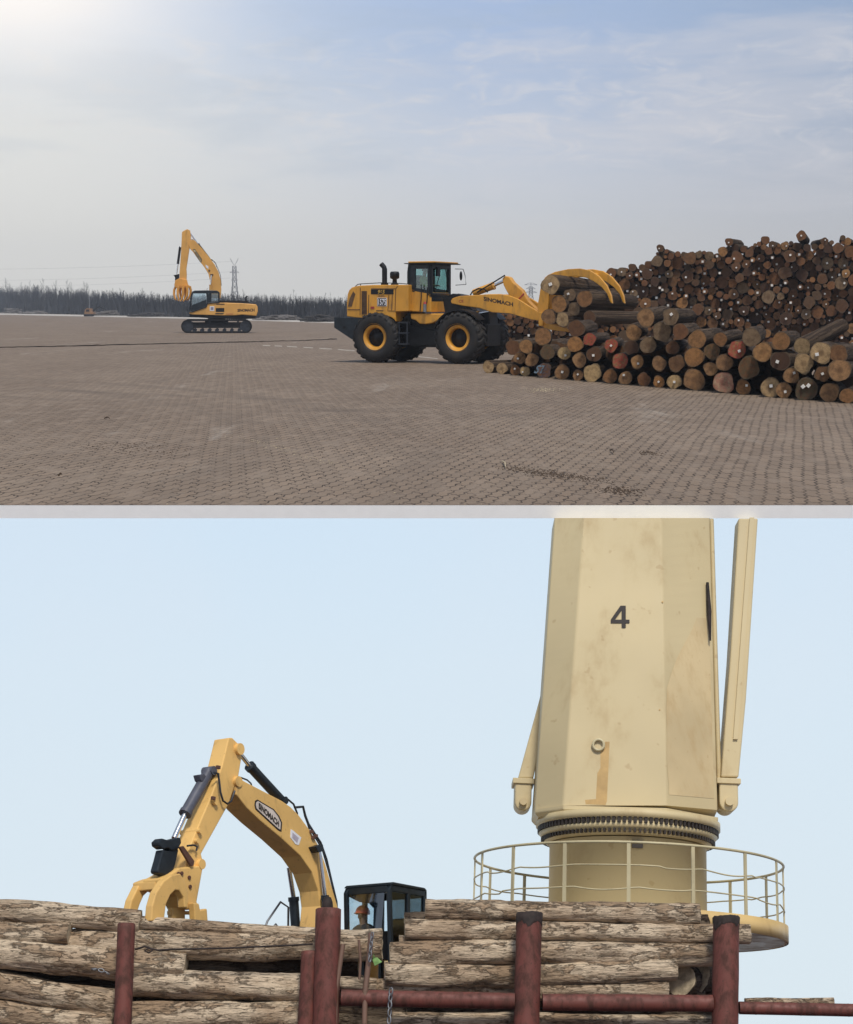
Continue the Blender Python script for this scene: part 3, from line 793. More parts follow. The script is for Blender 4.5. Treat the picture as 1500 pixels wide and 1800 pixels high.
# panel seams
b = MB()
def seam(pts, conv=z6, y=HY, r=.012):
    b.tube([LF.w(x, y - .004, z) for x, z in T(LF, conv, pts, y)], r * U, 4)
seam([(328, 190), (325, 555)]); seam([(440, 285), (435, 560)]); seam([(705, 280), (692, 495), (790, 500)]); seam([(750, 280), (742, 490)])
seam([(820, 170), (795, 205), (785, 500)]); seam([(160, 480), (320, 480)]); seam([(540, 492), (630, 492)]); seam([(790, 205), (470, 205)])
b.build('seam', M['louver'], ld)
PN = LF.ey
pl = patch([[(552, 325), (678, 325), (678, 435), (552, 435)]], HY, .012, M['txt_white'], 'number_plate', conv=z6)
patch([[(558, 331), (672, 331), (672, 429), (558, 429)]], HY, .016, M['txt_black'], 'plate_face', parent=pl, conv=z6)
PP = LF.w(0, HY - .018, 0)
text_mesh('plate_number', '1575', z6(563, 420), z6(668, 420), z6(563, 342), PP, PN, M['txt_white'], pl)
text_mesh('model_number', '965', z6(560, 272), z6(650, 272), z6(560, 220), LF.w(0, HY - .010, 0), PN, M['txt_gold'], ld, shear=.2)
text_mesh('small_lettering', '2BL', z6(562, 312), z6(662, 312), z6(562, 290), LF.w(0, HY - .004, 0), PN, M['louver'], ld)
# cab base, tank, chassis
CY = -.74
XF = LF.tr(*z5(622, 800), CY)[0]
basep = T(LF, z1, [(540, 285), (548, 300), (600, 310), (640, 312), (700, 335)], CY)
q0 = LF.tr(*z1(540, 462), CY); q1 = LF.tr(*z1(700, 468), CY)
b = MB(); b.prism(LF, basep[:-1] + [(XF, basep[-1][1]), (XF, q1[1]), (q0[0], q0[1])], CY, .74)
b.build('cab_base', M['yellow'], ld, .02 * U)
tk = T(LF, z5, [(230, 1190), (880, 1190), (850, 1240), (760, 1310), (650, 1370), (520, 1390), (400, 1380), (330, 1320), (240, 1290)], -.70)
b = MB(); b.prism(LF, tk, -.70, .70); b.build('hydraulic_tank', M['yellow'], ld, .03 * U)
b = MB(); b.box(LF, xr - .6, xf - .55, -.48, .48, .50, 1.45); b.box(LF, xf - .8, xf + .75, -.52, .52, .55, 1.25)
b.prism(LF, [(xf - .75, 1.2), (xf - .9, 2.05), (xf - .55, 2.2), (xf - .25, 2.15), (xf + .15, 1.7), (xf + .7, 1.6), (xf + .75, 1.2)], -.34, .34)
b.tube([LF.w(xr, -.7, RW), LF.w(xr, .7, RW)], .22 * U, 14); b.tube([LF.w(xf, -.7, RW), LF.w(xf, .7, RW)], .22 * U, 14)
b.prism(LF, T(LF, z1, [(470, 560), (545, 470), (560, 470), (560, 560), (760, 600), (760, 700), (480, 700)], -.55), -.55, .55)
b.build('chassis', M['black'], ld, .02 * U)
# front mudguards
b = MB()
for s in (-1, 1):
    q = [(xf + math.cos(a) * .90, RW + math.sin(a) * .90) for a in [R(t) for t in range(40, 165, 12)]]
    q2 = [(xf + math.cos(a) * .86, RW + math.sin(a) * .86) for a in [R(t) for t in range(40, 165, 12)]]
    b.prism(LF, q + q2[::-1], s * 1.12, s * .55)
b.build('front_mudguard', M['black'], ld)
# steps and rails
b = MB()
for px in (840, 945):
    x, zt = LF.tr(*z6(px, 640), -1.0); _, zb = LF.tr(*z6(px, 935), -1.0); b.tube([LF.w(x, -1.0, zt), LF.w(x, -1.0, zb)], .028 * U, 6)
for py in (650, 790, 935):
    xa, z = LF.tr(*z6(830, py), -1.0); xb, _ = LF.tr(*z6(950, py), -1.0); b.box(LF, xa, xb, -1.05, -.85, z - .02, z + .02)
b.build('ladder', M['steel_dark'], ld)
b = MB()
def rail(pts, y, r=.02, conv=z1): b.tube([LF.w(x, y, z) for x, z in T(LF, conv, pts, y)], r * U, 6)
rail([(435, 640), (440, 860), (415, 1150)], -.80, .018, z5); rail([(555, 700), (550, 900), (540, 1000)], -.80, .018, z5)
rail([(540, 275), (540, 190), (545, 150)], -.80, .016)
b.build('grab_rail', M['black'], ld)
b = MB()
rail([(175, 292), (195, 275), (215, 272), (360, 264), (480, 268), (540, 273)], -.6, .014); rail([(215, 290), (213, 272)], -.6, .014); rail([(360, 282), (360, 264)], -.6, .014)
b.build('hood_rail', M['black'], ld)
ex = MB(); x0, zt = LF.tr(*z1(380, 160), 0); zb = LF.tr(*z1(380, 275), 0)[1]
ex.tube([LF.w(x0, 0, zb - .2), LF.w(x0, 0, zt - .05), LF.w(x0 - .02, 0, zt + .02), LF.w(x0 - .12, 0, zt + .12)], [.085 * U, .085 * U, .08 * U, .085 * U], 12)
ex.tube([LF.w(x0, 0, zb - .15), LF.w(x0, 0, zb + .05)], .12 * U, 12)
ex.build('exhaust_stack', M['black'], ld)
ac = MB(); x0, zt = LF.tr(*z1(450, 187), 0); zm = LF.tr(*z1(450, 232), 0)[1]; zb = LF.tr(*z1(450, 275), 0)[1]
ac.lathe(LF.w(x0, 0, 0), LF.ez, [(a * U, h * U) for a, h in ((.10, zb - .2), (.13, zb), (.08, zb + .05), (.07, zm - .04), (.15, zm), (.155, zt - .06), (.13, zt), (.02, zt + .01))], 18)
ac.build('air_cleaner', M['black'], ld)
fx = MB(); x0, z0 = LF.tr(*z5(510, 990), -.80); 
fx.tube([LF.w(x0, -.82, LF.tr(*z5(510, 1165), -.82)[1]), LF.w(x0, -.82, LF.tr(*z5(510, 1010), -.82)[1])], .055 * U, 10)
fe = fx.build('fire_extinguisher', M['galv'], ld)
fx = MB(); fx.tube([LF.w(x0, -.82, LF.tr(*z5(510, 1010), -.82)[1]), LF.w(x0, -.82, LF.tr(*z5(515, 965), -.82)[1])], [.055 * U, .03 * U], 10); fx.build('cap', M['red'], fe)

# cab
def zz(py, y=CY): return LF.tr(*z5(620, py), y)[1]
XR = LF.tr(*z5(185, 500), CY)[0]
ZR = LF.tr(*z5(400, 258), CY)[1]; ZB = LF.tr(*z5(400, 760), CY)[1]; ZBF = LF.tr(*z5(625, 830), CY)[1]
def xx(px): return LF.tr(*z5(px, 500), CY)[0]
cabm = MB()
for s in (1, -1):
    ya, yb = s * CY, s * (CY + .09)
    cabm.prism(LF, [(XR, ZB - .05), (XR, ZR), (xx(320), ZR), (xx(320), ZB - .05)], ya, yb)
    cabm.prism(LF, [(xx(553), ZB - .1), (xx(553), ZR), (XF, ZR), (XF, ZBF - .05), (xx(560), ZBF - .05)], ya, yb)
    cabm.box(LF, XR, XF, min(ya, yb), max(ya, yb), ZR - .14, ZR)
    cabm.prism(LF, [(xx(300), ZB - .02), (xx(300), ZB + .10), (xx(560), ZB + .02), (xx(560), ZB - .1)], ya, yb)
# front posts, header and dash
cabm.box(LF, XF - .08, XF, CY, CY + .14, ZBF - .05, ZR); cabm.box(LF, XF - .08, XF, -CY - .12, -CY, ZBF - .05, ZR)
cabm.box(LF, XF - .08, XF, CY, -CY, ZR - .14, ZR); cabm.box(LF, XR, XR + .07, CY, -CY, ZR - .14, ZR)
cabm.box(LF, XF - .08, XF, CY, -CY, ZBF - .10, ZBF + .05)
cabm.box(LF, XF - .25, XF - .06, -.30, .45, ZBF - .1, ZBF + .16)
cabm.box(LF, XR, XF, CY + .02, -CY - .02, ZB - .35, ZB - .12)
cabm.tube([LF.w(XF - .30, .05, ZBF), LF.w(XF - .42, .05, ZBF + .28)], .03 * U, 6)
cf = cabm.build('cab_frame', M['cab_black'], ld, .012 * U)
for i, s in enumerate((1, -1)):
    g = MB(); g.box(LF, XR + .05, XF - .05, s * (CY + .05) - .006, s * (CY + .05) + .006, ZB - .02, ZR - .1); g.build('side_window', M['glass'], ld)
g = MB(); g.box(LF, XF - .05, XF - .04, CY + .1, -CY - .1, ZBF + .04, ZR - .1); g.build('windscreen', M['glass'], ld)
g = MB(); g.box(LF, XR + .03, XR + .04, CY + .1, -CY - .1, ZB, ZR - .1); g.build('rear_window', M['glass'], ld)
rx0 = LF.tr(*z5(100, 240), -.92)[0]; rx1 = LF.tr(*z5(700, 240), -.92)[0]; rz0 = LF.tr(*z5(400, 252), -.92)[1]; rz1 = LF.tr(*z5(400, 205), -.92)[1]
rf = MB(); rf.box(LF, rx0 + .02, rx1 + .03, -.92, .92, rz0, rz0 + (rz1 - rz0) * .35); ro = rf.build('roof', M['black'], ld, .01 * U)
rf = MB(); rf.box(LF, rx0 + .16, rx1 - .02, -.915, .86, rz0 + (rz1 - rz0) * .35 + .001, rz1); rf.build('roof_cap', M['yellow'], ro, .02 * U)
b = MB(); b.box(LF, XF - .02, XF + .05, -.38, -.16, ZR - .38, ZR - .08); b.build('sun_blind', M['black'], ld, .01 * U)
# mirror on its bracket (far front corner)
my = .70; b = MB()
mpl = [(1075, 350), (1225, 352), (1262, 470), (1280, 640), (1085, 655)]
mx = [LF.trx(*z5(a, c), XF + .02) for a, c in mpl]
b.tube([LF.w(XF + .02, y, z) for y, z in mx], .012 * U, 6)
br_ = b.build('mirror_bracket', M['black'], ld)
y0, z0 = LF.trx(*z5(1185, 480), XF + .02)
b = MB(); b.ball(LF.w(XF + .02, y0, z0), LF, .05, .045, .155); b.build('mirror', M['black'], br_)
b = MB(); b.tube([LF.w(XF, -.45, ZBF + .1), LF.w(XF + .03, -.15, ZR - .3)], .012 * U, 5); b.tube([LF.w(XF + .01, .30, ZR - .15), LF.w(XF + .02, .52, ZBF + .2)], .016 * U, 5); b.build('wiper', M['black'], ld)

# boom, bellcrank and cylinders
armp = [(838, 392), (850, 372), (900, 356), (1000, 350), (1100, 343), (1180, 342), (1240, 352), (1300, 374), (1380, 425), (1455, 470), (1478, 505), (1462, 528), (1400, 520), (1250, 478), (1130, 470), (1090, 458), (1040, 440), (930, 425), (880, 415), (845, 408)]
AY = -.62
ap = T(LF, z1, armp, AY)
b = MB(); b.prism(LF, ap, AY, AY + .11); b.prism(LF, ap, -AY - .11, -AY)
x, z = LF.tr(*z1(1250, 420), AY); b.tube([LF.w(x, AY + .05, z), LF.w(x, -AY - .05, z)], .12 * U, 14)
bo = b.build('boom', M['yellow'], ld, .018 * U)
text_mesh('maker_lettering', 'SINOMACH', z1(1068, 388), z1(1272, 429), z1(1068, 360), LF.w(0, AY, 0), PN, M['txt_black'], bo, bold=.035)
text_mesh('small_mark', 'CE', z1(895, 402), z1(928, 400), z1(895, 384), LF.w(0, AY, 0), PN, M['red'], bo)
bc = T(LF, z1, [(1196, 236), (1214, 216), (1244, 226), (1268, 262), (1330, 315), (1375, 392), (1440, 455), (1462, 500), (1400, 470), (1320, 410), (1265, 385), (1225, 320), (1205, 280)], -.14)
b = MB(); b.prism(LF, bc, -.14, .14); bk = b.build('bellcrank', M['yellow'], ld, .02 * U)
patch([[(1290, 395), (1345, 335), (1350, 345), (1320, 375), (1310, 405)]], -.145, .004, M['red'], 'red_mark', parent=bk)
def cylinder(p0, p1, p2, y, r0, r1, nm, conv=z1, fr=LF, parent=ld, mt='yellow'):
    A, B, C_ = [fr.w(x, y, z) for x, z in T(fr, conv, [p0, p1, p2], y)]
    bb = MB(); bb.tube([A, B], r0 * fr.k, 14); bb.tube([A.lerp(B, .93), A.lerp(B, 1.0)], r0 * 1.12 * fr.k, 14); o = bb.build(nm, M[mt], parent)
    bb = MB(); bb.tube([B, C_], r1 * fr.k, 10); bb.build('rod', M['chrome'], o)
    return o
cylinder((1000, 335), (1140, 283), (1212, 250), 0.0, .115, .05, 'tilt_cylinder')
cylinder((870, 508), (1035, 478), (1125, 458), -.46, .085, .045, 'lift_cylinder')
cylinder((870, 508), (1035, 478), (1125, 458), .46, .085, .045, 'lift_cylinder')
for q in (([(1022, 330), (1130, 265), (1215, 212)], -.16, .022), ([(975, 350), (990, 325), (1030, 304), (1075, 308), (1095, 330)], -.1, .022), ([(1030, 345), (1050, 318), (1090, 305)], -.05, .02), ([(880, 350), (895, 342), (910, 350)], -.2, .02)):
    b = MB(); rail(*q); b.build('hydraulic_hose', M['black'], ld)
patch([[(1010, 435), (1090, 430), (1120, 442), (1080, 462), (1030, 458)]], -.5, .0, M['galv'], 'boom_crosstube')
# grapple
back = T(LF, z3, [(478, 345), (490, 270), (520, 212), (575, 196), (575, 260), (552, 350), (545, 480), (520, 560), (700, 605), (700, 632), (520, 612), (488, 560), (470, 490), (462, 440)], -.62)
b = MB()
for y in (-.62, -.07, .49): b.prism(LF, back, y, y + .13)
x, z = back[3]; b.tube([LF.w(x - .06, -.7, z - .12), LF.w(x - .06, .7, z - .12)], .10 * U, 12)
x, z = back[11]; b.box(LF, x - .02, x + .12, -.75, .75, z - .1, z + .32)
gr = b.build('grapple_fork', M['yellow'], ld, .015 * U)
clampp = T(LF, z3, [(515, 215), (545, 190), (600, 166), (700, 145), (790, 140), (870, 155), (940, 200), (1000, 272), (1034, 350), (1043, 412), (1028, 402), (1003, 335), (960, 285), (900, 240), (840, 212), (760, 200), (680, 205), (600, 225), (560, 245)], -.62)
for y in (-.62, .50):
    b = MB(); b.prism(LF, clampp, y, y + .12); b.build('clamp_arm', M['yellow'], ld, .015 * U)
b = MB(); cx, cz = clampp[5]; b.tube([LF.w(cx - .2, -.55, cz - .12), LF.w(cx - .2, .55, cz - .12)], .07 * U, 10); b.build('clamp_crosstube', M['yellow'], ld)
# operator in the cab, with seat
b = MB(); sx = (XR + XF) / 2 - .12
b.box(LF, sx - .25, sx + .2, -.25, .25, ZB - .12, ZB - .02); b.box(LF, sx - .32, sx - .22, -.24, .24, ZB - .02, ZB + .50); b.build('driver_seat', M['black'], ld, .02 * U)
PF = Fr(LF.w(sx - .08, -.05, ZB - .05), lex, ley, V((0, 0, 1)), U * .92)
person('person', 'operator in a yellow hi-vis jacket sitting in the wheel loader cab', PF, M['hivis'], M['trouser'])

# ------------------------------------------------------------------ the yard excavator
def z2(x, y): return (280 + x / 6.818, 380 + y / 6.817)
E0 = gnd(381, 585.5)
YA = R(6)
EF = Fr(E0 + V((0, 1.5 * U, 0)), V((math.cos(YA), math.sin(YA), 0)), V((-math.sin(YA), math.cos(YA), 0)), V((0, 0, 1)), U)
ed = thing('excavator', 'yellow tracked excavator with an orange log grapple, standing alone at left on the paving', 'excavator', EF.w(0, 0, 0))
def e2(pts, y): return T(EF, z2, pts, y)
tx0 = EF.tr(*z2(262, 1320), -1.5)[0]; tx1 = EF.tr(*z2(1113, 1320), -1.5)[0]; th = EF.tr(*z2(690, 1238), -1.5)[1]
def stadium(x0, x1, z0, z1, n=10):
    r = (z1 - z0) / 2; c = (z0 + z1) / 2
    return [(x1 - r + r * math.cos(a), c + r * math.sin(a)) for a in [math.pi * (i / n - .5) for i in range(n + 1)]] + [(x0 + r + r * math.cos(a), c + r * math.sin(a)) for a in [math.pi * (i / n + .5) for i in range(n + 1)]]
def track(fr, x0, x1, h, y0, y1, parent, mt):
    t = MB(); outer = stadium(x0, x1, .0, h); inner = stadium(x0 + .1, x1 - .1, .1, h - .1)
    n = len(outer)
    for i in range(n):
        j = (i + 1) % n
        a, c, d, e = outer[i], outer[j], inner[j], inner[i]
        vs = [fr.w(*p) for p in ((a[0], y0, a[1]), (c[0], y0, c[1]), (d[0], y0, d[1]), (e[0], y0, e[1]), (a[0], y1, a[1]), (c[0], y1, c[1]), (d[0], y1, d[1]), (e[0], y1, e[1]))]
        t.add(vs, [(0, 1, 2, 3), (4, 5, 6, 7), (0, 1, 5, 4), (3, 2, 6, 7)])
    L_ = x1 - x0
    for i in range(26):
        x = x0 + h / 2 + (L_ - h) * i / 25
        t.box(fr, x - .05, x + .05, y0 - .01, y1 + .01, h - .005, h + .03); t.box(fr, x - .05, x + .05, y0 - .01, y1 + .01, 0.0, .02)
    o = t.build('track', mt, parent)
    ya, yb = (y0 + .08, y1 - .08)
    def rl(nm, x, z, r):
        w = MB(); w.tube([fr.w(x, ya, z), fr.w(x, yb, z)], r * fr.k, 16); w.build(nm, M['steel_dark'], o)
    rl('sprocket', x0 + h / 2, h / 2, h * .40); rl('idler_wheel', x1 - h / 2, h / 2, h * .40)
    for i in range(7): rl('roller', x0 + h * .95 + (L_ - 1.9 * h) * i / 6, .2, .12)
    for i in (1, 3): rl('carrier_roller', x0 + L_ * (.2 + .2 * i), h - .18, .07)
    f = MB(); f.box(fr, x0 + h * .75, x1 - h * .75, y0 + .12, y1 - .12, h * .38, h * .78); f.build('track_frame', M['black'], o, .02 * fr.k)
track(EF, tx0, tx1, th, -1.6, -1.0, ed, M['black']); track(EF, tx0, tx1, th, 1.0, 1.6, ed, M['black'])
b = MB(); cx, cz = EF.tr(*z2(690, 1240), 0)
b.box(EF, cx - .8, cx + .8, -1.05, 1.05, .35, th - .05); b.tube([EF.w(cx, 0, th - .1), EF.w(cx, 0, cz + .45)], .62 * U, 24)
b.build('undercarriage', M['black'], ed)
hs = e2([(575, 1047), (640, 1038), (830, 1035), (830, 1190), (400, 1178), (360, 1168), (364, 1148), (400, 1143), (470, 1115), (560, 1085)], -1.35)
b = MB(); b.prism(EF, hs, -1.35, 1.35); ho = b.build('house', M['yellow2'], ed, .03 * U)
cw = e2([(800, 1036), (1000, 1042), (1160, 1055), (1180, 1085), (1182, 1140), (1165, 1196), (1000, 1180), (900, 1190), (790, 1188)], -1.37)
b = MB(); b.prism(EF, cw, -1.37, 1.37); co_ = b.build('counterweight', M['yellow2'], ed, .05 * U)
b = MB(); b.prism(EF, e2([(362, 1172), (600, 1184), (900, 1192), (1000, 1180), (1165, 1197), (1150, 1222), (1000, 1236), (600, 1222), (362, 1205)], -1.25), -1.25, 1.25); b.build('skirt', M['black'], ed, .02 * U)
EN = EF.ey; EP = EF.w(0, -1.37, 0)
text_mesh('maker_lettering', 'SINOMACH', z2(938, 1146), z2(1143, 1142), z2(938, 1110), EP, EN, M['txt_black'], co_, bold=.05)
def epatch(pts, y, th_, mt, nm, parent):
    bb = MB(); bb.prism(EF, e2(pts, y), y - th_, y + .01); return bb.build(nm, mt, parent)
epatch([(606, 1078), (660, 1078), (660, 1134), (606, 1134)], -1.35, .01, M['txt_white'], 'warning_plate', ho)
epatch([(616, 1088), (650, 1088), (650, 1124), (616, 1124)], -1.36, .008, simple('plate_grey', (.25, .24, .32), .6), 'plate_symbol', ho)
epatch([(678, 1100), (780, 1100), (780, 1146), (678, 1146)], -1.35, .012, M['black'], 'side_grille', ho)
epatch([(684, 1047), (784, 1047), (784, 1060), (684, 1060)], -1.35, .01, M['louver'], 'upper_grille', ho)
epatch([(672, 1160), (780, 1160), (760, 1174), (672, 1174)], -1.35, .01, M['txt_black'], 'lower_vent', ho)
text_mesh('small_lettering', 'WARNING', z2(800, 1178), z2(885, 1178), z2(800, 1164), EP, EN, M['red'], co_)
# engine cover, exhaust and rails on top
b = MB(); b.prism(EF, e2([(715, 1034), (720, 1008), (900, 1010), (1060, 1014), (1085, 1036)], -1.0), -1.0, 1.0)
x, z = EF.tr(*z2(1040, 1015), -.3); b.tube([EF.w(x, -.3, z - .1), EF.w(x, -.3, z + .25), EF.w(x + .1, -.3, z + .35)], .06 * U, 8)
b.build('engine_cover', M['black'], ed, .02 * U)
b = MB(); b.tube([EF.w(x, -1.1, z) for x, z in e2([(835, 985), (850, 950), (885, 906), (945, 904), (946, 1000)], -1.1)], .025 * U, 6); b.tube([EF.w(x, -1.1, z) for x, z in e2([(890, 908), (880, 1000)], -1.1)], .018 * U, 6); b.build('guard_rail', M['galv'], ed)
# cab
cp = e2([(398, 912), (425, 898), (560, 895), (690, 898), (714, 915), (716, 1030), (578, 1042), (560, 1086), (390, 1146), (362, 1140), (374, 1040), (384, 960)], -1.38)
ci = e2([(412, 930), (430, 916), (545, 914), (560, 1035), (520, 1055), (400, 1080), (396, 1000)], -1.38)
cj = e2([(620, 925), (700, 925), (700, 1005), (620, 1005)], -1.38)
b = MB()
def bars(ring, inner_y0, inner_y1, w):
    for i in range(len(ring)):
        a, c = ring[i], ring[(i + 1) % len(ring)]
        pa = EF.w(a[0], (inner_y0 + inner_y1) / 2, a[1]); pc = EF.w(c[0], (inner_y0 + inner_y1) / 2, c[1])
        b.tube([pa, pc], w * U, 6)
for y in (-1.36, -.42):
    bars(cp, y, y, .055)
    ring = T(EF, z2, [(560, 900), (585, 900), (600, 1040), (575, 1042)], y); b.prism(EF, ring, y - .03, y + .03)
    ring = T(EF, z2, [(590, 900), (625, 900), (625, 1030), (590, 1036)], y); b.prism(EF, ring, y - .03, y + .03)
    ring = T(EF, z2, [(400, 1060), (560, 1000), (565, 1085), (390, 1146), (364, 1140)], y); b.prism(EF, ring, y - .03, y + .03)
b.prism(EF, e2([(400, 905), (425, 896), (690, 896), (716, 912), (714, 924), (400, 924)], -1.38), -1.40, -.38)
b.box(EF, cp[5][0] - .05, cp[5][0], -1.36, -.42, cp[6][1], cp[4][1])
ecab = b.build('cab_frame', M['cab_black'], ed)
g = MB(); g.prism(EF, e2([(398, 925), (550, 925), (560, 1010), (395, 1075), (385, 1000)], -1.34), -1.345, -1.335); g.build('door_window', M['glass_clear'], ed)
g = MB(); g.prism(EF, e2([(620, 925), (705, 925), (705, 1012), (620, 1022)], -1.34), -1.345, -1.335); g.build('rear_side_window', M['glass_clear'], ed)
g = MB(); g.prism(EF, e2([(398, 925), (705, 925), (705, 1012), (560, 1010), (395, 1075), (385, 1000)], -.44), -.445, -.435); g.build('boom_side_window', M['glass_clear'], ed)
b = MB(); x, z = EF.tr(*z2(520, 1040), -.9); b.box(EF, x - .1, x + .4, -1.1, -.65, z - .3, z - .05); b.box(EF, x + .32, x + .44, -1.1, -.65, z - .1, z + .6); b.build('operator_seat', M['black'], ed, .02 * U)
# boom, stick, cylinders
def eprism(nm, pts, y0, y1, mt, bev=.02, parent=ed):
    bb = MB(); bb.prism(EF, e2(pts, y0), y0, y1); return bb.build(nm, mt, parent, bev * U)
ebm = eprism('boom', [(372, 285), (400, 280), (440, 305), (520, 392), (600, 490), (665, 580), (710, 665), (738, 770), (744, 880), (735, 985), (615, 985), (612, 860), (608, 770), (590, 690), (540, 610), (470, 520), (410, 435), (365, 385), (352, 340)], -.28, .28, M['yellow2'])
est = eprism('stick', [(272, 188), (300, 170), (335, 153), (368, 168), (378, 215), (378, 285), (362, 385), (345, 500), (325, 630), (330, 700), (325, 800), (280, 815), (245, 780), (243, 680), (252, 560), (262, 420), (268, 290)], -.22, .22, M['yellow2'])
epatch([(402, 398), (428, 392), (512, 515), (508, 552), (486, 545)], -.28, .012, M['txt_black'], 'boom_plate', ebm)
pl2 = epatch([(410, 406), (428, 402), (504, 518), (500, 543), (488, 535)], -.285, .012, M['cream'], 'boom_plate_face', ebm)
text_mesh('boom_lettering', 'SINOMACH', z2(424, 432), z2(494, 536), z2(438, 420), EF.w(0, -.30, 0), EN, M['txt_black'], ebm, bold=.03)
epatch([(555, 578), (590, 600), (588, 632), (560, 612)], -.28, .01, M['txt_white'], 'size_mark', ebm)
b = MB()
for q in ((600, 652), (638, 702), (622, 702)):
    x, z = EF.tr(*z2(*q), -.28); b.tube([EF.w(x, -.31, z), EF.w(x, -.2, z)], .07 * U, 10)
b.build('pin', M['louver'], ebm)
cylinder((600, 512), (462, 332), (365, 195), 0.0, .10, .05, 'stick_cylinder', z2, EF, ed, 'black')
cylinder((250, 370), (224, 570), (208, 690), 0.0, .085, .045, 'bucket_cylinder', z2, EF, ed, 'black')
for y in (-.42, .42): cylinder((612, 985), (616, 820), (626, 705), y, .09, .05, 'boom_cylinder', z2, EF, ed, 'yellow2')
eprism('tipping_link', [(172, 705), (200, 700), (238, 690), (240, 740), (205, 775), (188, 770), (190, 735)], -.2, .2, M['black'], .0)
def epipe(pts, y, r):
    b = MB(); b.tube([EF.w(x, y, z) for x, z in e2(pts, y)], r * U, 5); b.build('hydraulic_hose', M['black'], ed)
epipe([(375, 300), (385, 275), (405, 278), (425, 300)], -.15, .02); epipe([(600, 510), (635, 520), (680, 570), (690, 610)], -.15, .02); epipe([(620, 520), (665, 545), (700, 620), (735, 710), (745, 830)], -.1, .02); epipe([(615, 745), (628, 860), (618, 985)], -.3, .02); epipe([(245, 360), (240, 400)], -.1, .03)
# grapple with five tines
b = MB(); b.prism(EF, e2([(190, 770), (245, 740), (330, 760), (345, 820), (372, 835), (365, 860), (200, 860), (180, 830)], -.3), -.35, .35)
gp = b.build('grapple_head', M['amber'], ed, .03 * U)
for ts, yy in (([(205, 830), (180, 880), (176, 930), (188, 985), (208, 1004)], -.15), ([(238, 830), (222, 890), (222, 940), (235, 990), (228, 1014)], -.45), ([(285, 830), (285, 890), (285, 940), (275, 990), (250, 1020)], -.5), ([(330, 830), (338, 890), (335, 945), (315, 990), (285, 1020)], -.45), ([(366, 840), (378, 890), (372, 945), (352, 990), (325, 1006)], -.15), ([(260, 830), (250, 900), (258, 960), (280, 1000)], .45), ([(310, 830), (315, 900), (312, 960), (300, 1000)], .45)):
    bb = MB(); q = [EF.w(x, yy, z) for x, z in e2(ts, yy)]; n = len(q)
    bb.tube(q, [.10 * U * (1 - .55 * (i / (n - 1)) ** 2) for i in range(n)], 6); bb.build('tine', M['amber'], ed)

# tiny excavator far off
def z7(x, y): return (x * 320 / 1500, 440 + y * 200 / 938)
D0 = CAMP.z * FPX / (555.8 - YH)
FF = Fr(V(((156 - 750) / FPX * D0, D0, 0)), V((1, 0, 0)), V((0, 1, 0)), V((0, 0, 1)), U)
fe = thing('excavator', 'tiny brown excavator far off beside a low heap, in front of the wood', 'excavator', FF.w(0, 0, 0))
def f7(nm, pts, y0, y1, mt, parent=fe):
    bb = MB(); bb.prism(FF, T(FF, z7, pts, y0), y0, y1); return bb.build(nm, mt, parent)
M['far_brown'] = simple('faded_brown_paint', (.30, .16, .075), .7)
f7('track', [(690, 540), (692, 525), (770, 525), (772, 540), (765, 545), (697, 545)], -1.4, -.8, M['black'])
f7('track', [(690, 540), (692, 525), (770, 525), (772, 540), (765, 545), (697, 545)], .8, 1.4, M['black'])
f7('house', [(695, 525), (700, 490), (715, 478), (742, 478), (748, 500), (768, 508), (770, 525)], -1.2, 1.2, M['far_brown'])
f7('cab_window', [(706, 505), (710, 488), (735, 486), (738, 505)], -1.25, -1.19, M['black'])
f7('boom', [(745, 512), (800, 465), (822, 458), (825, 468), (802, 478), (755, 525)], -.3, .3, M['black'])
f7('stick', [(818, 458), (870, 480), (876, 492), (866, 490), (816, 470)], -.25, .25, M['black'])
b = MB(); b.tube([FF.w(x, 0, z) for x, z in T(FF, z7, [(736, 478), (737, 420), (738, 372)], 0)], .10 * U, 5); b.build('mast', M['galv'], fe)

# ------------------------------------------------------------------ logs of the yard
def z4(x, y): return (1150 + x / 4.412, 390 + y / 4.412)
def log_mesh(name, seed, bark, end, sides=18, segs=4, rough=.075):
    rg = random.Random(seed); ph = [rg.uniform(0, 6.28) for _ in range(4)]; amp = [rg.uniform(.2, 1) * rough for _ in range(4)]
    v, f, mi = [], [], []
    for k in range(segs + 1):
        y = k / segs
        tap = 1.0 - .08 * y
        for i in range(sides):
            a = 2 * math.pi * i / sides
            r = tap * (1 + sum(amp[q] * math.sin((q + 2) * a + ph[q] + y * 1.3 * (q + 1)) for q in range(4)) + rg.uniform(-.015, .015))
            v.append((r * math.cos(a), y, r * math.sin(a)))
    for k in range(segs):
        for i in range(sides):
            j = (i + 1) % sides; f.append((k * sides + i, k * sides + j, (k + 1) * sides + j, (k + 1) * sides + i)); mi.append(0)
    f.append(tuple(range(sides - 1, -1, -1))); mi.append(1)
    f.append(tuple(range(segs * sides, (segs + 1) * sides))); mi.append(1)
    me = bpy.data.meshes.new(name); me.from_pydata(v, [], f)
    for p, q in zip(me.polygons, mi): p.material_index = q; p.use_smooth = (q == 0)
    bm = bmesh.new(); bm.from_mesh(me); bmesh.ops.recalc_face_normals(bm, faces=bm.faces); bm.to_mesh(me); bm.free()
    me.materials.append(bark); me.materials.append(end)
    return me
